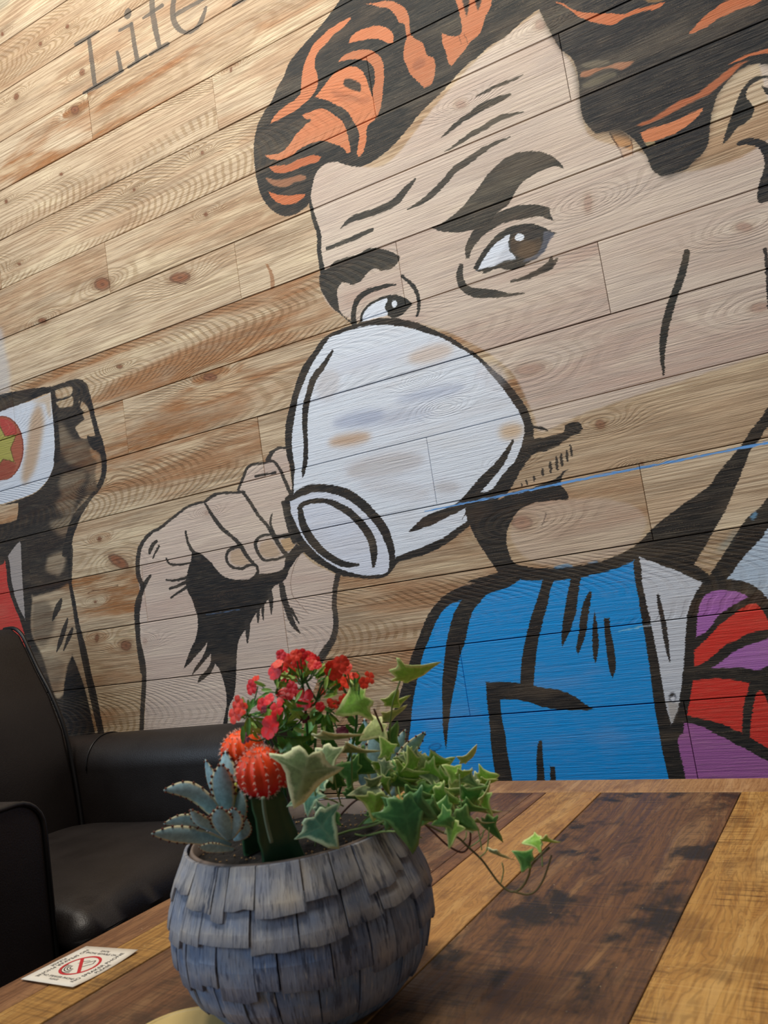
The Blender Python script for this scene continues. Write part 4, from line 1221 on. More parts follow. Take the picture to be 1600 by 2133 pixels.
rp = random.Random(5)
rows = [(.145, .119, 25), (.124, .092, 24), (.097, .062, 25), (.068, .033, 25), (.039, .006, 22)]
for ri, (zt, zb, cnt) in enumerate(reversed(rows)):
    ri = len(rows) - 1 - ri
    ws = [rp.choice([.5, .7, .9, 1.0, 1.2, 1.5]) for _ in range(cnt)]
    tot = sum(ws); a = rp.random()
    for w in ws:
        da = w / tot * 2 * math.pi
        a0, a1 = a + .0055, a + da - .0055
        a += da
        dzb = rp.choice([0, 0, -.003, .003, -.006, .005, -.008]) if ri < 4 else rp.uniform(-.001, .002)
        lift = rp.uniform(0, .0018)
        nc = 3; nr = 4
        V = []; F = []; UV = []; CL = []
        for layer in (0, 1):
            for i in range(nr + 1):
                t = i / nr
                for j in range(nc + 1):
                    aa = a0 + (a1 - a0) * j / nc
                    jag = (rp.uniform(-.0014, .0014) if i == nr else 0)
                    zz = zt + (zb + dzb - zt) * t + (0 if layer else 0) + jag * (1 if layer == 0 else 0)
                    zz = max(zz, .0015)
                    if layer: zz = V[i * (nc + 1) + j][2]
                    r_ = prad(zz) + (.0020 + .0042 * t + lift if layer == 0 else .0002 + .0010 * t)
                    V.append((r_ * math.cos(aa), r_ * math.sin(aa), zz))
                    UV.append((aa * RM, zz))
                    top_lit = max(0.0, 1 - ri * .30) * .8 + rp.uniform(-.15, .2)  # upper rows coloured warmer as if lit from above, with random wear
                    edge = 1.0 if (layer == 1 or (i == nr) or j in (0, nc) and False) else 0.0
                    CL.append((min(1, max(0, top_lit + (.25 if t > .6 else 0))), edge * .6, 0, 1))
        m_ = (nr + 1) * (nc + 1)
        for i in range(nr):
            for j in range(nc):
                q0 = i * (nc + 1) + j
                F.append((q0, q0 + nc + 1, q0 + nc + 2, q0 + 1))
        bord = [j for j in range(nc + 1)] + [i * (nc + 1) + nc for i in range(1, nr + 1)] + [nr * (nc + 1) + j for j in range(nc - 1, -1, -1)] + [i * (nc + 1) for i in range(nr - 1, 0, -1)]
        for b in range(len(bord)):
            p, q_ = bord[b], bord[(b + 1) % len(bord)]
            F.append((p, q_, q_ + m_, p + m_))
        me = mesh('shingle', V, F)
        ul = me.uv_layers.new(name='uv')
        cl = me.color_attributes.new('wear_toplight', 'FLOAT_COLOR', 'POINT')
        for lp_ in me.loops: ul.data[lp_.index].uv = UV[lp_.vertex_index]
        for vi, cv in enumerate(CL): cl.data[vi].color = cv
        link('shingle', me, M_SH, pot)

# soil with grit
M_SOIL = simple('potting_soil', (13, 10, 8), 0.95, 0.5, 300, 1.0)
V = [(0, 0, .134)]; F = []
nr, nc = 14, 48
for i in range(1, nr + 1):
    r_ = .80 * RM * i / nr
    for j in range(nc):
        a = 2 * math.pi * j / nc
        x, y = r_ * math.cos(a), r_ * math.sin(a)
        V.append((x, y, .131 + .003 * mnoise.noise(Vector((x * 120, y * 120, 1))) + .004 * (1 - (i / nr) ** 2)))
for j in range(nc): F.append((0, 1 + j, 1 + (j + 1) % nc))
for i in range(nr - 1):
    for j in range(nc):
        a = 1 + i * nc
        F.append((a + j, a + nc + j, a + nc + (j + 1) % nc, a + (j + 1) % nc))
soil = obj('soil', V, F, M_SOIL, pot, False)
M_GRIT = simple('soil_grit', (112, 90, 60), 0.9, 0.5, 500)
V = []; F = []
for i in range(240):
    r_ = .79 * RM * math.sqrt(rp.random()); a = rp.random() * 6.283
    c = Vector((r_ * math.cos(a), r_ * math.sin(a), .1345)); s = rp.uniform(.0005, .0015)
    b0 = len(V)
    for d_ in ((1, 0, 0), (-1, 0, 0), (0, 1, 0), (0, -1, 0), (0, 0, 1), (0, 0, -1)):
        V.append(c + Vector(d_) * s * rp.uniform(.7, 1.2))
    F += [(b0 + p, b0 + q_, b0 + r2) for p, q_, r2 in ((0, 2, 4), (2, 1, 4), (1, 3, 4), (3, 0, 4), (2, 0, 5), (1, 2, 5), (3, 1, 5), (0, 3, 5))]
tag(obj('grit', V, F, M_GRIT, pot), kind='stuff')
SOILZ = TZ + .132

# ------------------------------------------------------------------ plants
CR = Vector(R[0]); CD = Vector(R[1]); CF = Vector(R[2])    # camera right, down, forward used only to aim traced shapes


def leaf_mat(name, inner, margin, vein, rough=0.5, edge=(0.55, 0.9), sub=0.15):
    k = NT(name)
    tc = k.n('ShaderNodeTexCoord')
    vc = k.n('ShaderNodeVertexColor', layer_name='leaf')
    s = k.n('ShaderNodeSeparateColor'); k.l(vc.outputs[0], s.inputs[0])
    nn = k.noise(tc.outputs['Object'], 260, 4, 0.6)
    e = k.math('ADD', s.outputs[0], k.math('MULTIPLY', k.math('SUBTRACT', nn, 0.5), 0.55))
    c = k.mix(k.ramp(nn, 0.35, 0.65), rgba(tuple(v * .94 for v in inner)), rgba(tuple(min(255, v * 1.08) for v in inner)))
    c = k.mix(k.ramp(e, edge[0], edge[1]), c, rgba(margin))
    c = k.mix(k.math('MULTIPLY', s.outputs[1], 0.7), c, rgba(vein))
    k.l(c, k.b.inputs['Base Color'])
    k.b.inputs['Roughness'].default_value = rough
    k.b.inputs['Subsurface Weight'].default_value = sub
    k.b.inputs['Subsurface Radius'].default_value = (0.002, 0.003, 0.001)
    k.bump(nn, 0.2, 0.0008)
    return k.m


IVY_M = {'g': leaf_mat('grey_green_variegated_ivy', (128, 152, 100), (226, 232, 180), (190, 206, 156)),
         'b': leaf_mat('bright_ivy', (142, 196, 76), (216, 234, 150), (170, 206, 112)),
         'd': leaf_mat('dark_ivy', (74, 136, 64), (140, 184, 104), (106, 158, 96), 0.42),
         'k': leaf_mat('deep_green_ivy', (44, 92, 46), (92, 138, 78), (76, 124, 70), 0.34),
         't': leaf_mat('blue_green_ivy', (70, 122, 96), (180, 204, 164), (130, 168, 134)),
         'p': leaf_mat('pale_ivy', (166, 184, 112), (222, 222, 160), (198, 206, 140))}
# five-lobed outline, tip towards +x, stalk joint at the origin
IVY = [(0.0, 0.0), (-.07, .08), (-.13, .20), (-.09, .27), (.01, .29), (.07, .42), (.10, .62), (.17, .58), (.27, .42), (.40, .31), (.60, .23), (.82, .12), (1.0, 0.0)]
IVY = IVY + [(x, -y) for x, y in IVY[-2:0:-1]]


def ivy_mesh(seed, L, wide=1.0, curl=0.25, fold=0.2):
    rr = random.Random(seed)
    pts = [Vector((x, y * wide, 0)) + Vector((rr.uniform(-.03, .03), rr.uniform(-.03, .03), 0)) * (0 if i == 0 else 1) for i, (x, y) in enumerate(IVY)]
    n = len(pts)
    cen = Vector((.30, 0, 0))
    V = []; Cc = []
    lv = [1.0, .86, .55, .25]

    def z(p):
        return -curl * (p.x ** 2) * .8 - fold * abs(p.y) ** 1.3 * 1.2 + .05 * math.sin(6 * p.x + seed) * abs(p.y) * 2

    for f_ in lv:
        for p in pts:
            q_ = cen + (p - cen) * f_
            V.append(Vector((q_.x, q_.y, z(q_))) * L)
            Cc.append((f_ if f_ > .6 else f_ * .6, 0, 0, 1))
    V.append(Vector((cen.x, 0, z(cen))) * L); Cc.append((0, .6, 0, 1))
    F = []
    for i in range(len(lv) - 1):
        for j in range(n):
            F.append((i * n + j, i * n + (j + 1) % n, (i + 1) * n + (j + 1) % n, (i + 1) * n + j))
    for j in range(n): F.append(((len(lv) - 1) * n + j, (len(lv) - 1) * n + (j + 1) % n, len(V) - 1))
    # light veins along the lobes: colour of the points on the lobe axes
    for j in (0, 6, 12, 18):
        for i in range(len(lv)):
            c = Cc[i * n + j]; Cc[i * n + j] = (c[0] * (.8 if i else 1), .55 if i else .2, 0, 1)
    # give the blade thickness
    m0 = len(V); th = 0.0005
    for i in range(m0): V.append(V[i] + Vector((0, 0, -th))); Cc.append(Cc[i])
    nf = len(F)
    for f_ in range(nf): F.append(tuple(v + m0 for v in reversed(F[f_])))
    for j in range(n): F.append((j, j + m0, (j + 1) % n + m0, (j + 1) % n))
    me = mesh('leaf', V, F)
    cl = me.color_attributes.new('leaf', 'FLOAT_COLOR', 'POINT')
    cl.data.foreach_set('color', np.array(Cc, np.float32).ravel())
    return me


def place(o, p, ang, tiltx=0.0, tilty=0.0, base=Vector((0, 0, 0))):
    """put a flat shape at p so its +x runs at angle ang (deg, clockwise from right) in the view, then tilt it about its own axes"""
    a = math.radians(ang)
    ex = (CR * math.cos(a) + CD * math.sin(a)).normalized()
    ez = -CF
    ey = ez.cross(ex).normalized()
    m = Matrix((ex, ey, ez)).transposed()
    m = m @ Matrix.Rotation(math.radians(tilty), 3, 'Y') @ Matrix.Rotation(math.radians(tiltx), 3, 'X')
    o.matrix_world = Matrix.Translation(p - base) @ m.to_4x4()


def px2m(n_, d): return n_ * d / FPX


# ---- ivy
ivy = thing('ivy_plant', 'variegated trailing ivy filling the right half of the planter', 'plant', at(800, 1720, .70))
IB = ivy.location.copy()
LV = [  # x, y, len, angle, depth, kind, tiltx(roll), tilty(pitch), width
    (643, 1574, 112, 103, .585, 'g', -8, 12, 1.15), (662, 1538, 96, 8, .60, 'g', 66, 6, 1.0), (672, 1560, 72, 75, .625, 'g', 18, 25, 1.0),
    (712, 1568, 82, 2, .64, 'g', 62, 4, .9), (762, 1452, 72, 153, .66, 'b', 14, 14, 1.1), (826, 1412, 96, -9, .66, 'b', 48, 6, .9),
    (812, 1470, 44, -62, .67, 'b', 20, 20, .9), (818, 1472, 46, -28, .675, 'b', 50, 10, .8), (800, 1500, 58, -22, .68, 'p', 50, 8, .8),
    (796, 1506, 62, 150, .67, 'p', 40, 12, .9), (655, 1702, 80, 50, .585, 't', -12, 14, 1.2), (660, 1694, 48, -8, .595, 't', 30, 10, 1.0),
    (648, 1640, 62, 106, .60, 't', 40, 14, 1.0), (638, 1655, 46, 158, .61, 't', 55, 8, .9), (676, 1622, 56, 150, .62, 't', 60, 0, .8),
    (783, 1655, 56, 92, .63, 'b', -10, 14, 1.2), (788, 1640, 68, 176, .65, 'g', 60, 4, .8), (770, 1640, 36, -40, .65, 'g', 20, 10, 1.0),
    (838, 1668, 108, 76, .61, 'k', -14, 18, 1.0), (850, 1672, 70, 30, .615, 'k', 10, 20, 1.1), (832, 1672, 64, 120, .615, 'k', 10, 20, 1.0), (848, 1668, 60, -12, .63, 'd', 30, 14, 1.1), (825, 1622, 70, -6, .66, 'b', 42, 10, 1.1),
    (815, 1615, 44, 215, .67, 'p', 34, 10, 1.0), (860, 1598, 48, 200, .69, 'p', 40, 6, 1.0), (884, 1600, 46, 30, .66, 'b', 24, 12, 1.2),
    (872, 1584, 46, -160, .67, 'g', 30, 16, 1.0), (890, 1578, 40, 140, .67, 'p', 30, 16, 1.0), (957, 1616, 44, 216, .64, 'b', 28, 6, .9), (955, 1617, 34, -20, .64, 'b', 34, 8, .9),
    (882, 1690, 66, 20, .63, 'd', 34, 12, 1.1), (905, 1655, 58, 24, .64, 'b', 30, 14, 1.1), (930, 1660, 52, -20, .65, 'g', 40, 12, 1.0),
    (950, 1650, 46, -100, .65, 'p', 50, 10, 1.0), (968, 1668, 60, -24, .64, 'd', 30, 12, 1.0), (1006, 1672, 48, -62, .64, 'p', 60, 6, .7),
    (998, 1655, 54, 62, .64, 'b', 40, 8, .8), (960, 1680, 58, 14, .63, 'd', 46, 10, .9), (938, 1690, 52, 190, .63, 'd', 22, 14, 1.1),
    (948, 1702, 58, 30, .62, 'd', 18, 14, 1.1), (944, 1712, 56, 102, .62, 'b', 34, 8, .8), (940, 1700, 44, 160, .62, 'd', 20, 14, 1.1),
    (986, 1712, 42, 14, .64, 'g', 62, 6, .8), (908, 1622, 50, 8, .66, 'b', 30, 12, 1.0), (925, 1640, 44, 150, .66, 'd', 26, 12, 1.1),
    (1020, 1772, 54, 34, .62, 'g', 62, 4, .8), (1106, 1796, 44, 214, .61, 'd', 24, 6, 1.0), (1128, 1752, 40, 8, .61, 'b', 56, 6, 1.0),
    (1126, 1750, 40, 178, .61, 'b', 52, 6, 1.0), (868, 1640, 60, 70, .655, 'd', 20, 12, 1.1), (900, 1670, 54, 120, .64, 'd', 20, 16, 1.1),
    (745, 1610, 52, 200, .68, 'd', 20, 10, 1.2), (720, 1650, 50, 30, .67, 'd', 40, 10, .9), (735, 1590, 60, 20, .70, 'd', 20, 10, 1.2),
    (700, 1690, 46, 150, .66, 'd', 30, 12, 1.0), (765, 1700, 50, 30, .69, 'd', 50, 8, 1.0), (800, 1690, 50, 160, .68, 'd', 50, 8, 1.0),
    (690, 1640, 60, -60, .70, 'd', 30, 10, 1.0), (830, 1730, 50, 20, .66, 'd', 50, 10, 1.0), (842, 1590, 44, -30, .69, 'g', 30, 10, 1.0)]
ri_ = random.Random(17)
for _ in range(46):
    x = ri_.uniform(785, 1010); y = 1600 + (x - 785) * .28 + ri_.gauss(0, 26)
    LV.append((x, y, ri_.uniform(38, 60), ri_.uniform(0, 360), ri_.uniform(.645, .69), ri_.choice('bbbddpg'), ri_.uniform(10, 55), ri_.uniform(4, 16), ri_.uniform(.8, 1.2)))
for i, (x, y, L_, ang, d, kd, tx, ty, wd) in enumerate(LV):
    me = ivy_mesh(i, px2m(L_, d), wd, .22 + .1 * math.sin(i * 1.7), .22)
    o = link('leaf', me, IVY_M[kd], ivy, True)
    place(o, at(x, y, d), ang, tx, -ty, IB)
    o.matrix_parent_inverse = Matrix.Identity(4)
M_VINE = simple('green_brown_vine', (96, 88, 50), 0.6, 0.2)
M_VBR = simple('red_brown_vine', (86, 54, 42), 0.6, 0.2)
M_PET = simple('green_stalk', (120, 146, 84), 0.5, 0.15)


def stem(frame, pts, ds, r, mat, parent, base, name='stem'):
    fx, fy, s = frame
    P = []
    n_ = len(pts)
    for i, (x, y) in enumerate(pts):
        d = ds[0] + (ds[1] - ds[0]) * i / (n_ - 1)
        P.append(at(fx + x / s, fy + y / s, d) - base)
    return tube(name, smooth3(P, 5), px2m(r, .63), mat, parent, 7)


f7 = (850, 1600, 4.85); f6 = (750, 1380, 5.16); f5 = (560, 1560, 4.444)
stem(f7, [(-150, 480), (0, 520), (130, 540), (250, 640), (400, 780), (540, 850), (610, 800), (632, 700), (622, 560), (618, 430)], (.66, .64), 2.2, M_VBR, ivy, IB)
stem(f7, [(-150, 500), (0, 540), (160, 560), (350, 650), (500, 700), (600, 790), (740, 920), (830, 1040), (920, 1160), (1020, 1240), (1100, 1242), (1170, 1180), (1220, 1080), (1255, 970), (1430, 800)], (.66, .61), 2.3, M_VINE, ivy, IB)
stem(f7, [(1060, 1246), (1120, 1262), (1200, 1277), (1280, 1250), (1350, 1160), (1400, 1040), (1450, 880)], (.614, .61), 1.9, M_VINE, ivy, IB)
for pts in ([(950, 955), (965, 1040), (940, 1160)], [(1335, 740), (1350, 860), (1358, 1000)], [(700, 590), (725, 700), (745, 830)], [(820, 600), (810, 730), (790, 840), (720, 900)],
            [(590, 640), (585, 700), (560, 735)], [(770, 620), (730, 720), (620, 800)], [(520, 60), (528, 200), (540, 420)]):
    stem(f7, pts, (.625, .62), 1.4, M_PET, ivy, IB, 'leaf_stalk')
stem(f6, [(230, 1400), (290, 1260), (292, 1100), (265, 900), (240, 720), (190, 600), (150, 500)], (.68, .66), 2.4, M_VBR, ivy, IB)
stem(f6, [(330, 1330), (322, 1150), (320, 900), (322, 700), (350, 450), (385, 330), (430, 200)], (.68, .66), 2.0, M_PET, ivy, IB)
stem(f5, [(620, 800), (740, 760), (850, 735), (980, 700), (1150, 640)], (.655, .63), 2.6, M_PET, ivy, IB)
stem(f5, [(800, 790), (880, 805), (960, 790), (1060, 765), (1180, 765)], (.65, .62), 2.2, M_PET, ivy, IB)
stem(f5, [(640, 640), (800, 480), (980, 410), (1070, 350), (1105, 250), (1100, 120), (1070, -20)], (.69, .67), 2.4, M_VBR, ivy, IB)
for pts, dd in (([(400, 200), (425, 380), (445, 560)], (.59, .60)), ([(600, 200), (620, 340), (665, 500)], (.61, .65)), ([(765, 40), (770, 250), (778, 450)], (.64, .66)),
                ([(420, 460), (500, 455), (600, 480), (690, 530)], (.62, .66)), ([(830, 720), (900, 650), (960, 600)], (.65, .64)),
                ([(430, 900), (435, 820), (420, 700)], (.63, .60)), ([(1230, 480), (1205, 400), (1195, 330)], (.62, .66))):
    stem(f5, pts, dd, 1.7, M_PET, ivy, IB, 'leaf_stalk')

# ---- panda-leaf succulents
M_SUC = leaf_mat('felted_blue_leaf', (146, 180, 188), (206, 200, 164), (120, 150, 156), 0.85, (0.55, 0.80), 0.05)
M_SPOT = simple('brown_leaf_spot', (92, 44, 26), 0.8, 0.2)


def succ_leaf(parent, base, fr, pts, w, d0, d1, spots=True, thick=.34, twist=0.0):
    """fleshy leaf along traced midline pts (base first), w widest width in trace units"""
    fx, fy, s = fr
    P = smooth3([at(fx + x / s, fy + y / s, d0 + (d1 - d0) * i / (len(pts) - 1)) - base for i, (x, y) in enumerate(pts)], 7)
    n_ = len(P); W = px2m(w / s, (d0 + d1) / 2) / 2 * 1.12
    V = []; Cc = []; F = []; m = 16
    edge = []
    for i, p in enumerate(P):
        t = i / (n_ - 1)
        tg = (P[min(i + 1, n_ - 1)] - P[max(i - 1, 0)]).normalized()
        side = tg.cross(CF).normalized()
        nrm = side.cross(tg).normalized()
        side = (side * math.cos(twist) + nrm * math.sin(twist)).normalized(); nrm = side.cross(tg).normalized()
        ww = W * (0.34 + 0.83 * math.sin(math.pi * min(1, t * .86 + .02) ** 1.15)) * (1 if t < .68 else max(0.06, 1 - ((t - .68) / .33) ** 1.8))
        for j in range(m):
            a = 2 * math.pi * j / m
            ca, sa = math.cos(a), math.sin(a)
            V.append(p + side * ca * ww + nrm * sa * ww * thick + nrm * (-.25 * ww * (1 - ca * ca)))
            Cc.append((abs(ca) ** 1.5 * .95 + (.2 if t > .93 else 0), 0, 0, 1))
        for sg in (1, -1): edge.append((t, p + side * sg * ww * 1.0, sg))
    for i in range(n_ - 1):
        for j in range(m):
            F.append((i * m + j, i * m + (j + 1) % m, (i + 1) * m + (j + 1) % m, (i + 1) * m + j))
    F.append(tuple(range(m - 1, -1, -1))); F.append(tuple((n_ - 1) * m + j for j in range(m)))
    me = mesh('leaf', V, F)
    cl = me.color_attributes.new('leaf', 'FLOAT_COLOR', 'POINT')
    cl.data.foreach_set('color', np.array(Cc, np.float32).ravel())
    o = link('leaf', me, M_SUC, parent, True)
    if spots:
        V = []; F = []
        for t, p, sg in edge:
            if t < .45: continue
            if int(round(t * (n_ - 1))) % 2: continue
            b0 = len(V); r_ = W * .2
            c = p - CF * r_ * .3
            for a, b in ((0, -90), (0, 0), (60, 0), (120, 0), (180, 0), (240, 0), (300, 0), (0, 90)):
                ar, br = math.radians(a), math.radians(b)
                V.append(c + Vector((math.cos(ar) * math.cos(br), math.sin(ar) * math.cos(br), math.sin(br))) * r_)
            for j in range(6):
                F.append((b0, b0 + 1 + (j + 1) % 6, b0 + 1 + j)); F.append((b0 + 7, b0 + 1 + j, b0 + 1 + (j + 1) % 6))
        if V: obj('margin_spots', V, F, M_SPOT, o, True)
    return o


f4 = (300, 1540, 4.706)
suc = thing('panda_plant', 'blue green felted succulent with brown spotted leaf edges at the left rim of the planter', 'plant', at(474, 1745, .635))
SB = suc.location.copy()
for pts, w, d0, d1, tw in [([(820, 900), (815, 600), (812, 350), (798, 108)], 165, .65, .67, .2), ([(800, 900), (760, 640), (680, 420), (600, 195)], 120, .645, .655, .5),
                           ([(800, 930), (795, 640), (770, 420), (755, 235)], 175, .64, .63, 0), ([(800, 900), (680, 690), (450, 500), (190, 500)], 125, .64, .62, -.2),
                           ([(800, 960), (700, 880), (560, 790), (455, 685)], 125, .635, .61, .3), ([(780, 950), (600, 830), (400, 790), (190, 830)], 110, .645, .635, .3),
                           ([(850, 1040), (600, 970), (350, 930), (70, 925)], 130, .63, .60, -.1), ([(880, 1080), (760, 1070), (650, 1060), (535, 1055)], 85, .62, .60, 0),
                           ([(840, 980), (800, 880), (760, 770), (740, 660)], 170, .63, .612, 0), ([(900, 960), (930, 820), (945, 650), (955, 480)], 120, .655, .66, .3),
                           ([(880, 980), (960, 930), (1000, 860), (1010, 780)], 110, .64, .62, .3), ([(850, 960), (880, 860), (900, 760), (880, 670)], 150, .63, .615, .4)]:
    succ_leaf(suc, SB, f4, pts, w, d0, d1, True, .14, tw)
M_BUD = simple('yellow_green_bud', (156, 164, 60), 0.6, 0.2)
tube('bud_stem', [at(300 + x / 4.706, 1540 + y / 4.706, .64) - SB for x, y in ((850, 850), (868, 640), (885, 520), (900, 430))], [.002, .002, .0022, .0012], M_BUD, suc, 8)
suc2 = thing('panda_plant', 'second felted succulent standing behind the ivy stalks against the blue shirt of the mural', 'plant', at(800, 1660, .73))
SB2 = suc2.location.copy()
for pts, w, d0, d1, tw in [([(190, 1500), (180, 1200), (170, 950), (150, 690)], 170, .72, .73, 0), ([(180, 1500), (130, 1200), (80, 850), (45, 600)], 130, .73, .735, .3),
                           ([(230, 1500), (300, 1200), (390, 950), (490, 718)], 120, .72, .71, .3), ([(260, 1500), (360, 1200), (520, 950), (705, 745)], 130, .72, .70, -.2),
                           ([(280, 1500), (450, 1300), (620, 1130), (790, 1020)], 110, .715, .70, .2), ([(150, 1500), (40, 1250), (-60, 1000), (-100, 800)], 130, .72, .73, .2)]:
    succ_leaf(suc2, SB2, f6, pts, w, d0, d1, True, .14, tw)

# ---- moon cacti
M_RB = NT('red_cactus_skin')
tc = M_RB.n('ShaderNodeTexCoord')
vc = M_RB.n('ShaderNodeVertexColor', layer_name='leaf')
s_ = M_RB.n('ShaderNodeSeparateColor'); M_RB.l(vc.outputs[0], s_.inputs[0])
nn = M_RB.noise(tc.outputs['Object'], 90, 3)
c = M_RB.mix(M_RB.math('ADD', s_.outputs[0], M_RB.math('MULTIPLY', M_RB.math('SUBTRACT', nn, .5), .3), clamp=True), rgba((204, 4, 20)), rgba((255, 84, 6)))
M_RB.l(c, M_RB.b.inputs['Base Color'])
M_RB.b.inputs['Roughness'].default_value = 0.45
M_RB.b.inputs['Subsurface Weight'].default_value = 0.1
M_RB.b.inputs['Subsurface Radius'].default_value = (0.006, 0.002, 0.001)
M_RBm = M_RB.m
M_SPINE = simple('pale_spines', (232, 206, 190), 0.7, 0.1)
M_CST = simple('dark_green_cactus_stem', (34, 74, 44), 0.45, 0.25, 40)
M_CRIB = simple('pale_stem_rib', (96, 112, 90), 0.7, 0.2)


def cactus(name_label, bx, by, br, bd, stem_px, hue, spines=True):
    c = at(bx, by, bd)
    r_ = px2m(br, bd)
    t = thing('moon_cactus', name_label, 'cactus', Vector((c.x, c.y, SOILZ)))
    B = t.location.copy()
    nrib = 13
    V = []; F = []; Cc = []
    na, nb = nrib * 6, 22
    ax = (Vector((0, 0, 1)) * .97 - CF * .22).normalized()
    e1 = ax.cross(Vector((0, 1, 0))).normalized(); e2 = ax.cross(e1)
    for i in range(nb + 1):
        ph = -math.pi / 2 + math.pi * i / nb
        for j in range(na):
            a = 2 * math.pi * j / na
            rib = (0.5 + 0.5 * math.cos(nrib * a)) ** .8
            rr = r_ * (.88 + .13 * rib * math.cos(ph) ** .5 if abs(math.cos(ph)) > .01 else .88)
            z = math.sin(ph) * .97 - (.10 * math.exp(-((ph - math.pi / 2) / .25) ** 2))
            V.append(c - B + (e1 * math.cos(a) + e2 * math.sin(a)) * rr * math.cos(ph) + ax * r_ * z)
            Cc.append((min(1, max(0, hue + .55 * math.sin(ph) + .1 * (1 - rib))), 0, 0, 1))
    for i in range(nb):
        for j in range(na):
            F.append((i * na + j, i * na + (j + 1) % na, (i + 1) * na + (j + 1) % na, (i + 1) * na + j))
    me = mesh('ball', V, F)
    cl = me.color_attributes.new('leaf', 'FLOAT_COLOR', 'POINT')
    cl.data.foreach_set('color', np.array(Cc, np.float32).ravel())
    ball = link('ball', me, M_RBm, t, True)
    # spine tufts along every rib
    V = []; F = []
    rr_ = random.Random(3)
    for q_ in range(nrib):
        a = 2 * math.pi * q_ / nrib
        for kx in range(11):
            ph = -1.2 + 2.5 * kx / 10
            d = ((e1 * math.cos(a) + e2 * math.sin(a)) * math.cos(ph) + ax * math.sin(ph)).normalized()
            p = c - B + (e1 * math.cos(a) + e2 * math.sin(a)) * r_ * 1.0 * math.cos(ph) + ax * r_ * .97 * math.sin(ph)
            for _ in range(6):
                dd = (d + Vector((rr_.uniform(-1, 1), rr_.uniform(-1, 1), rr_.uniform(-1, 1))) * .9).normalized()
                o1 = dd.orthogonal().normalized() * r_ * .016; o2 = dd.cross(o1).normalized() * r_ * .016
                b0 = len(V)
                V += [p + o1, p - o1 * .5 + o2, p - o1 * .5 - o2, p + dd * r_ * rr_.uniform(.10, .17)]
                F += [(b0, b0 + 1, b0 + 3), (b0 + 1, b0 + 2, b0 + 3), (b0 + 2, b0, b0 + 3)]
            b0 = len(V); s = r_ * .032
            V += [p + Vector(v) * s for v in ((1, 0, 0), (-1, 0, 0), (0, 1, 0), (0, -1, 0), (0, 0, 1), (0, 0, -1))]
            F += [(b0 + i_, b0 + j_, b0 + k_) for i_, j_, k_ in ((0, 2, 4), (2, 1, 4), (1, 3, 4), (3, 0, 4), (2, 0, 5), (1, 2, 5), (3, 1, 5), (0, 3, 5))]
    tag(obj('spines', V, F, M_SPINE, ball), kind='stuff')
    # three-winged green rootstock
    (x0, y0, w0), (x1, y1, w1) = stem_px
    top = at(x0, y0, bd) - B; bot = at(x1, y1, bd + .005) - B
    bot.z = -.004
    V = []; F = []
    sec = []
    for q_ in range(3):
        for da, rr in ((-.25, .55), (-.08, 1.0), (.08, 1.0), (.25, .55), (1.047, .28)):
            sec.append((q_ * 2.094 + da + 0.35, rr))
    m = len(sec)
    for i in range(9):
        tt = i / 8
        p = top.lerp(bot, tt); w = px2m(w0 + (w1 - w0) * tt, bd) * .62
        for a, rr in sec:
            V.append(p + Vector((math.cos(a), math.sin(a), 0)) * w * rr * (1 + .05 * math.sin(i * 2.1)))
    for i in range(8):
        for j in range(m):
            F.append((i * m + j, i * m + (j + 1) % m, (i + 1) * m + (j + 1) % m, (i + 1) * m + j))
    F.append(tuple(range(m))); F.append(tuple(8 * m + j for j in range(m - 1, -1, -1)))
    st_ = obj('rootstock', V, F, M_CST, t, True)
    a = sec[1][0] + .08
    return t, B, ball, st_, top, bot


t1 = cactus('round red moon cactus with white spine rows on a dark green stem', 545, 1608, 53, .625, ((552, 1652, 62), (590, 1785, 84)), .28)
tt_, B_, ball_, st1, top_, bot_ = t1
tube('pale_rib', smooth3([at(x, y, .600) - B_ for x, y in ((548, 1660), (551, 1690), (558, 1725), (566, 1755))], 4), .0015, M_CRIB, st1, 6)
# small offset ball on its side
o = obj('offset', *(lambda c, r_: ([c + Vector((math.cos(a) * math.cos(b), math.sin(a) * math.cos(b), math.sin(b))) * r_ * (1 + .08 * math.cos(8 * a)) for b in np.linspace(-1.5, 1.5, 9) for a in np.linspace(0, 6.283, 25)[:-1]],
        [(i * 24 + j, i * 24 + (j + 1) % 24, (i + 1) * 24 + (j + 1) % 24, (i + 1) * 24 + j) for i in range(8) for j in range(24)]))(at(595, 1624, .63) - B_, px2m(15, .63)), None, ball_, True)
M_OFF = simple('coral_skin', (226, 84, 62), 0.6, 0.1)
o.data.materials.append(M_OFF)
cactus('orange moon cactus half hidden behind the red one', 506, 1566, 46, .685, ((508, 1600, 50), (540, 1740, 70)), .62)

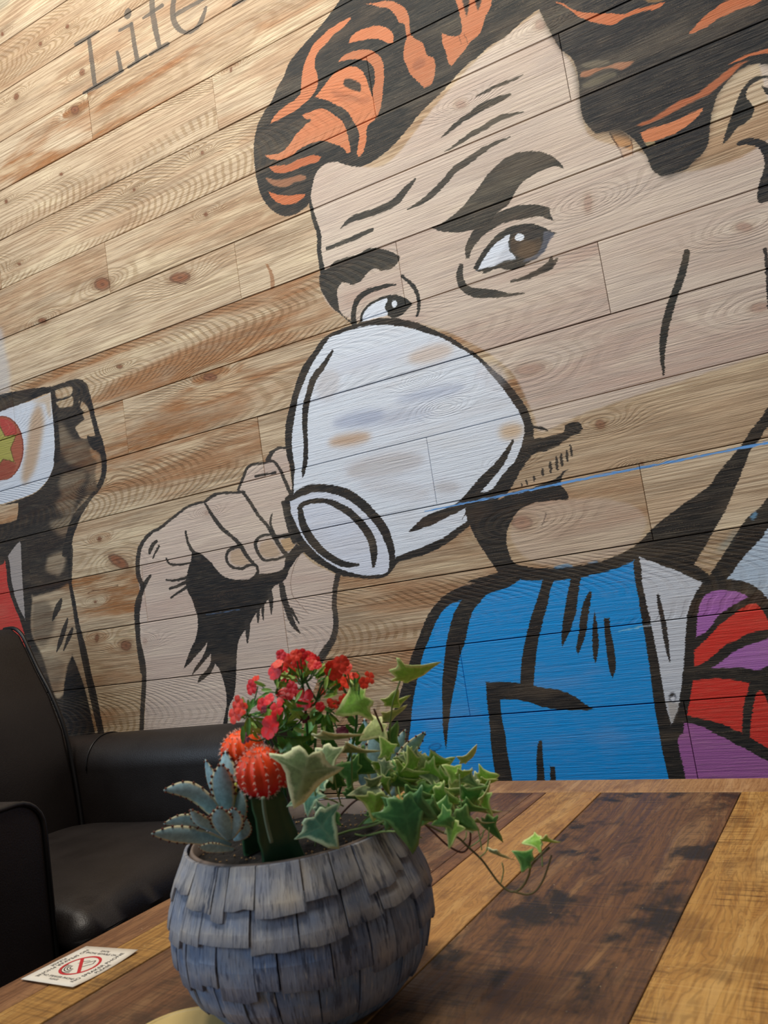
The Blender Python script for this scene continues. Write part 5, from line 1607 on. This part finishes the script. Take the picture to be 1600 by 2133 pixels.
# ---- red kalanchoe
kal = thing('flowering_kalanchoe', 'kalanchoe with clusters of small red flowers on branching green stems', 'plant', at(650, 1700, .70))
KB = kal.location.copy()
f3 = (460, 1340, 4.706)
FL = [(590, 115, 80), (650, 150, 90), (735, 115, 85), (800, 105, 80), (870, 130, 95), (925, 160, 75), (530, 275, 120), (600, 300, 100), (680, 215, 130), (720, 290, 130), (640, 340, 100),
      (830, 175, 90), (900, 210, 80), (950, 215, 60), (1090, 250, 120), (1180, 195, 115), (1220, 240, 100), (1120, 290, 110), (1170, 400, 90), (1230, 385, 100), (1270, 320, 80), (1320, 315, 50),
      (1400, 390, 85), (1460, 335, 95), (300, 430, 110), (335, 370, 90), (630, 500, 140), (700, 435, 90), (805, 550, 165), (870, 590, 60), (170, 600, 125), (140, 700, 125), (200, 640, 100),
      (400, 600, 100), (470, 550, 90), (550, 640, 115), (480, 820, 170), (1090, 590, 90), (1130, 600, 60), (1210, 550, 80), (975, 620, 70), (990, 470, 60), (780, 200, 80), (560, 200, 80)]
DK = [(1230, 680, 70), (1190, 870, 90), (240, 930, 80), (730, 640, 70), (820, 730, 75), (420, 650, 60), (600, 1010, 60), (1160, 900, 60)]
M_PTL = simple('red_petal', (222, 26, 34), 0.5, 0.12, 200, 0, 0.2)
M_PTO = simple('orange_red_petal', (236, 58, 30), 0.5, 0.12, 200, 0, 0.2)
M_PTD = simple('wilted_purple_petal', (108, 26, 52), 0.6, 0.2, 200)
M_CEN = simple('flower_throat', (150, 20, 30), 0.6, 0.1)
rf = random.Random(9)


def flower_mesh(seed):
    rr = random.Random(seed)
    V = []; F = []
    npet = 5 if seed % 3 else 4
    for q_ in range(npet):
        a = 2 * math.pi * q_ / npet + rr.uniform(-.1, .1)
        ca, sa = math.cos(a), math.sin(a)
        out = [(.06, 0), (.25, .22), (.52, .46), (.82, .46), (1.0, .20), (.96, 0), (1.0, -.20), (.82, -.46), (.52, -.46), (.25, -.22)]
        b0 = len(V)
        dr = rr.uniform(.05, .2)
        for th in (0, -.05):
            for x, y in out:
                z = .18 * x - dr * x * x - .12 * abs(y) * x + th
                V.append((x * ca - y * sa, x * sa + y * ca, z))
            V.append((.55 * ca, .55 * sa, .18 * .55 - dr * .3 + .04 + th))
        m = len(out)
        for j in range(m):
            F.append((b0 + j, b0 + (j + 1) % m, b0 + m)); F.append((b0 + m + 1 + (j + 1) % m, b0 + m + 1 + j, b0 + 2 * m + 1))
            F.append((b0 + j, b0 + m + 1 + j, b0 + m + 1 + (j + 1) % m, b0 + (j + 1) % m))
    b0 = len(V)
    for z, r_ in ((.02, .13), (-.5, .10), (-1.0, .05)):
        for j in range(6): V.append((r_ * math.cos(j * 1.047), r_ * math.sin(j * 1.047), z))
    for i in range(2):
        for j in range(6): F.append((b0 + i * 6 + j, b0 + (i + 1) * 6 + j, b0 + (i + 1) * 6 + (j + 1) % 6, b0 + i * 6 + (j + 1) % 6))
    F.append(tuple(b0 + j for j in range(6)))
    return mesh('flower', V, F)


FM = []
for kmat in (M_PTL, M_PTO, M_PTD):
    row = []
    for s in range(5):
        me = flower_mesh(s); me.materials.append(kmat); row.append(me)
    FM.append(row)


def put_flower(x, y, size, kind):
    px, py = f3[0] + x / f3[2], f3[1] + y / f3[2]
    d = .665 + rf.uniform(-.02, .02) - (.03 if y > 500 and x < 600 else 0)
    o = link('flower', FM[kind][rf.randrange(5)], None, kal)
    sc = px2m(size / f3[2] / 2 * 1.45, d)
    p = at(px, py, d)
    up = Vector((0, 0, 1)) * rf.uniform(.1, .8) - CF * rf.uniform(.7, 1.1) + CR * ((px - 630) / 120.0) * .5 + Vector((rf.uniform(-.4, .4), rf.uniform(-.4, .4), 0))
    up.normalize()
    qd = up.to_track_quat('Z', 'Y') @ Vector((0, 0, 1)).rotation_difference(Vector((0, 0, 1)))
    m = Matrix.Translation(p - KB) @ qd.to_matrix().to_4x4() @ Matrix.Rotation(rf.random() * 6.28, 4, 'Z') @ Matrix.Scale(sc, 4)
    o.matrix_world = m
    return p, up, sc


heads = []
for x, y, s in FL:
    heads.append(put_flower(x, y, s, 1 if (x > 1000 or rf.random() < .3 or x < 250) else 0))
for x, y, s in DK:
    heads.append(put_flower(x, y, s, 2))
M_KS = simple('kalanchoe_stem', (66, 116, 66), 0.5, 0.15)
M_KL = leaf_mat('kalanchoe_leaf', (84, 144, 58), (116, 172, 76), (110, 162, 84), 0.4)
M_KB = leaf_mat('kalanchoe_bud', (150, 194, 78), (196, 216, 118), (160, 190, 96), 0.45)
# main stems up to nodes, then branches to the flowers
nodes = [((930, 640), [(900, 1500), (925, 1000), (935, 760), (940, 560)], (.70, .67)), ((560, 520), [(700, 1500), (690, 1000), (640, 700), (540, 480)], (.70, .67)),
         ((300, 720), [(620, 1500), (500, 1050), (400, 860), (260, 700)], (.69, .655)), ((1320, 700), [(1150, 1500), (1290, 1000), (1330, 780), (1320, 560)], (.71, .68)),
         ((820, 420), [(840, 1500), (850, 950), (830, 650), (800, 400)], (.70, .675)), ((470, 900), [(640, 1500), (600, 1200), (540, 1000), (490, 900)], (.69, .65)),
         ((1060, 700), [(1000, 1500), (1010, 1000), (1040, 760), (1050, 640)], (.70, .675))]
npos = []
for c_, pts, dd in nodes:
    stem(f3, pts, dd, 3.2, M_KS, kal, KB)
    x, y = pts[-1]
    npos.append(((x, y), at(f3[0] + x / f3[2], f3[1] + y / f3[2], dd[1])))
tops = [((940, 330), 0), ((1110, 340), 0)]
stem(f3, [(940, 560), (960, 480), (1000, 380), (1080, 300)], (.67, .667), 2.6, M_KS, kal, KB)
stem(f3, [(940, 560), (890, 480), (840, 380), (820, 280)], (.67, .667), 2.6, M_KS, kal, KB)
for (p, up, sc), (x, y, s) in zip(heads, FL + DK):
    best = min(npos, key=lambda n_: (n_[0][0] - x) ** 2 + ((n_[0][1] - y) * .8) ** 2 + (4e5 if n_[0][1] < y - 60 else 0))
    a = best[1]; b = p - up * sc
    mid = a.lerp(b, .55) - Vector((0, 0, .003))
    tube('flower_stalk', smooth3([a - KB, mid - KB, b - KB], 4), .00065, M_KS, kal, 6)


def blade_mesh(L_, W_, seed, ser=0.0, curl=.25):
    rr = random.Random(seed)
    V = []; F = []; Cc = []
    n_ = 12
    for i in range(n_ + 1):
        t = i / n_
        w = W_ * math.sin(math.pi * min(1, (t * .9 + .06))) ** .8 * (1 + ser * (1 if i % 2 else -1))
        if i == n_: w = W_ * .03
        for j, s in enumerate((-1, -.5, 0, .5, 1)):
            V.append((L_ * t, s * w, -curl * L_ * t * t + .25 * abs(s) * w)); Cc.append((abs(s) * .9, .5 if s == 0 else 0, 0, 1))
    for i in range(n_):
        for j in range(4):
            F.append((i * 5 + j, (i + 1) * 5 + j, (i + 1) * 5 + j + 1, i * 5 + j + 1))
    m0 = len(V)
    for v in V[:m0]: V.append((v[0], v[1], v[2] - .0006))
    Cc += Cc[:m0]
    for f_ in F[:]: F.append(tuple(v + m0 for v in reversed(f_)))
    me = mesh('leaf', V, F)
    cl = me.color_attributes.new('leaf', 'FLOAT_COLOR', 'POINT')
    cl.data.foreach_set('color', np.array(Cc, np.float32).ravel())
    return me


rl = random.Random(21)
# broad leaves
for x, y, L_, ang, d in [(720, 950, 300, 40, .68), (760, 940, 320, 150, .67), (850, 980, 300, -80, .70), (1010, 1000, 300, -70, .71), (1060, 900, 260, 80, .70), (660, 860, 260, 50, .665),
                         (640, 940, 240, 10, .665), (900, 860, 260, 100, .69), (560, 900, 200, 60, .67), (1330, 1000, 220, -60, .71), (1230, 800, 180, 60, .70), (1290, 560, 180, 60, .685),
                         (780, 780, 260, 110, .685), (500, 700, 220, 40, .68), (960, 1100, 280, 150, .70), (880, 1150, 280, 30, .70), (1080, 760, 200, 100, .69), (700, 1050, 250, 60, .675),
                         (1000, 700, 160, 120, .68), (1340, 820, 180, -130, .70)]:
    me = blade_mesh(px2m(L_ / f3[2], d), px2m(L_ / f3[2] * .2, d), rl.random(), .07)
    o = link('leaf', me, M_KL, kal, True)
    place(o, at(f3[0] + x / f3[2], f3[1] + y / f3[2], d), ang + rl.uniform(-8, 8), rl.uniform(-30, 30), rl.uniform(-25, 25), KB)
# narrow leaves and buds around the flower heads
for i in range(170):
    cx, cy, sx_, sy_ = rl.choice([(560, 430, 90, 60), (480, 480, 80, 50), (850, 300, 70, 70), (950, 330, 60, 60), (300, 720, 90, 60), (1010, 700, 70, 50), (1080, 380, 50, 60), (620, 750, 80, 60),
                                  (640, 600, 60, 60), (760, 380, 60, 60), (350, 780, 80, 50), (1300, 440, 40, 60), (520, 620, 60, 50), (1050, 480, 50, 50), (880, 620, 50, 60), (240, 680, 50, 40)])
    x = cx + rl.gauss(0, sx_ * .7); y = cy + rl.gauss(0, sy_ * .7)
    d = .668 + rl.uniform(-.012, .014) - (.02 if x < 500 and y > 600 else 0)
    L_ = rl.uniform(80, 170)
    me = blade_mesh(px2m(L_ / f3[2], d), px2m(L_ / f3[2] * .15, d), i, 0, .1)
    o = link('bract', me, M_KB if rl.random() < .6 else M_KL, kal, True)
    nx = min(npos, key=lambda n_: (n_[0][0] - x) ** 2 + (n_[0][1] - y) ** 2)[0]
    ang = math.degrees(math.atan2(y - nx[1], x - nx[0])) + rl.uniform(-40, 40)
    place(o, at(f3[0] + x / f3[2], f3[1] + y / f3[2], d), ang, rl.uniform(-50, 50), rl.uniform(-30, 30), KB)
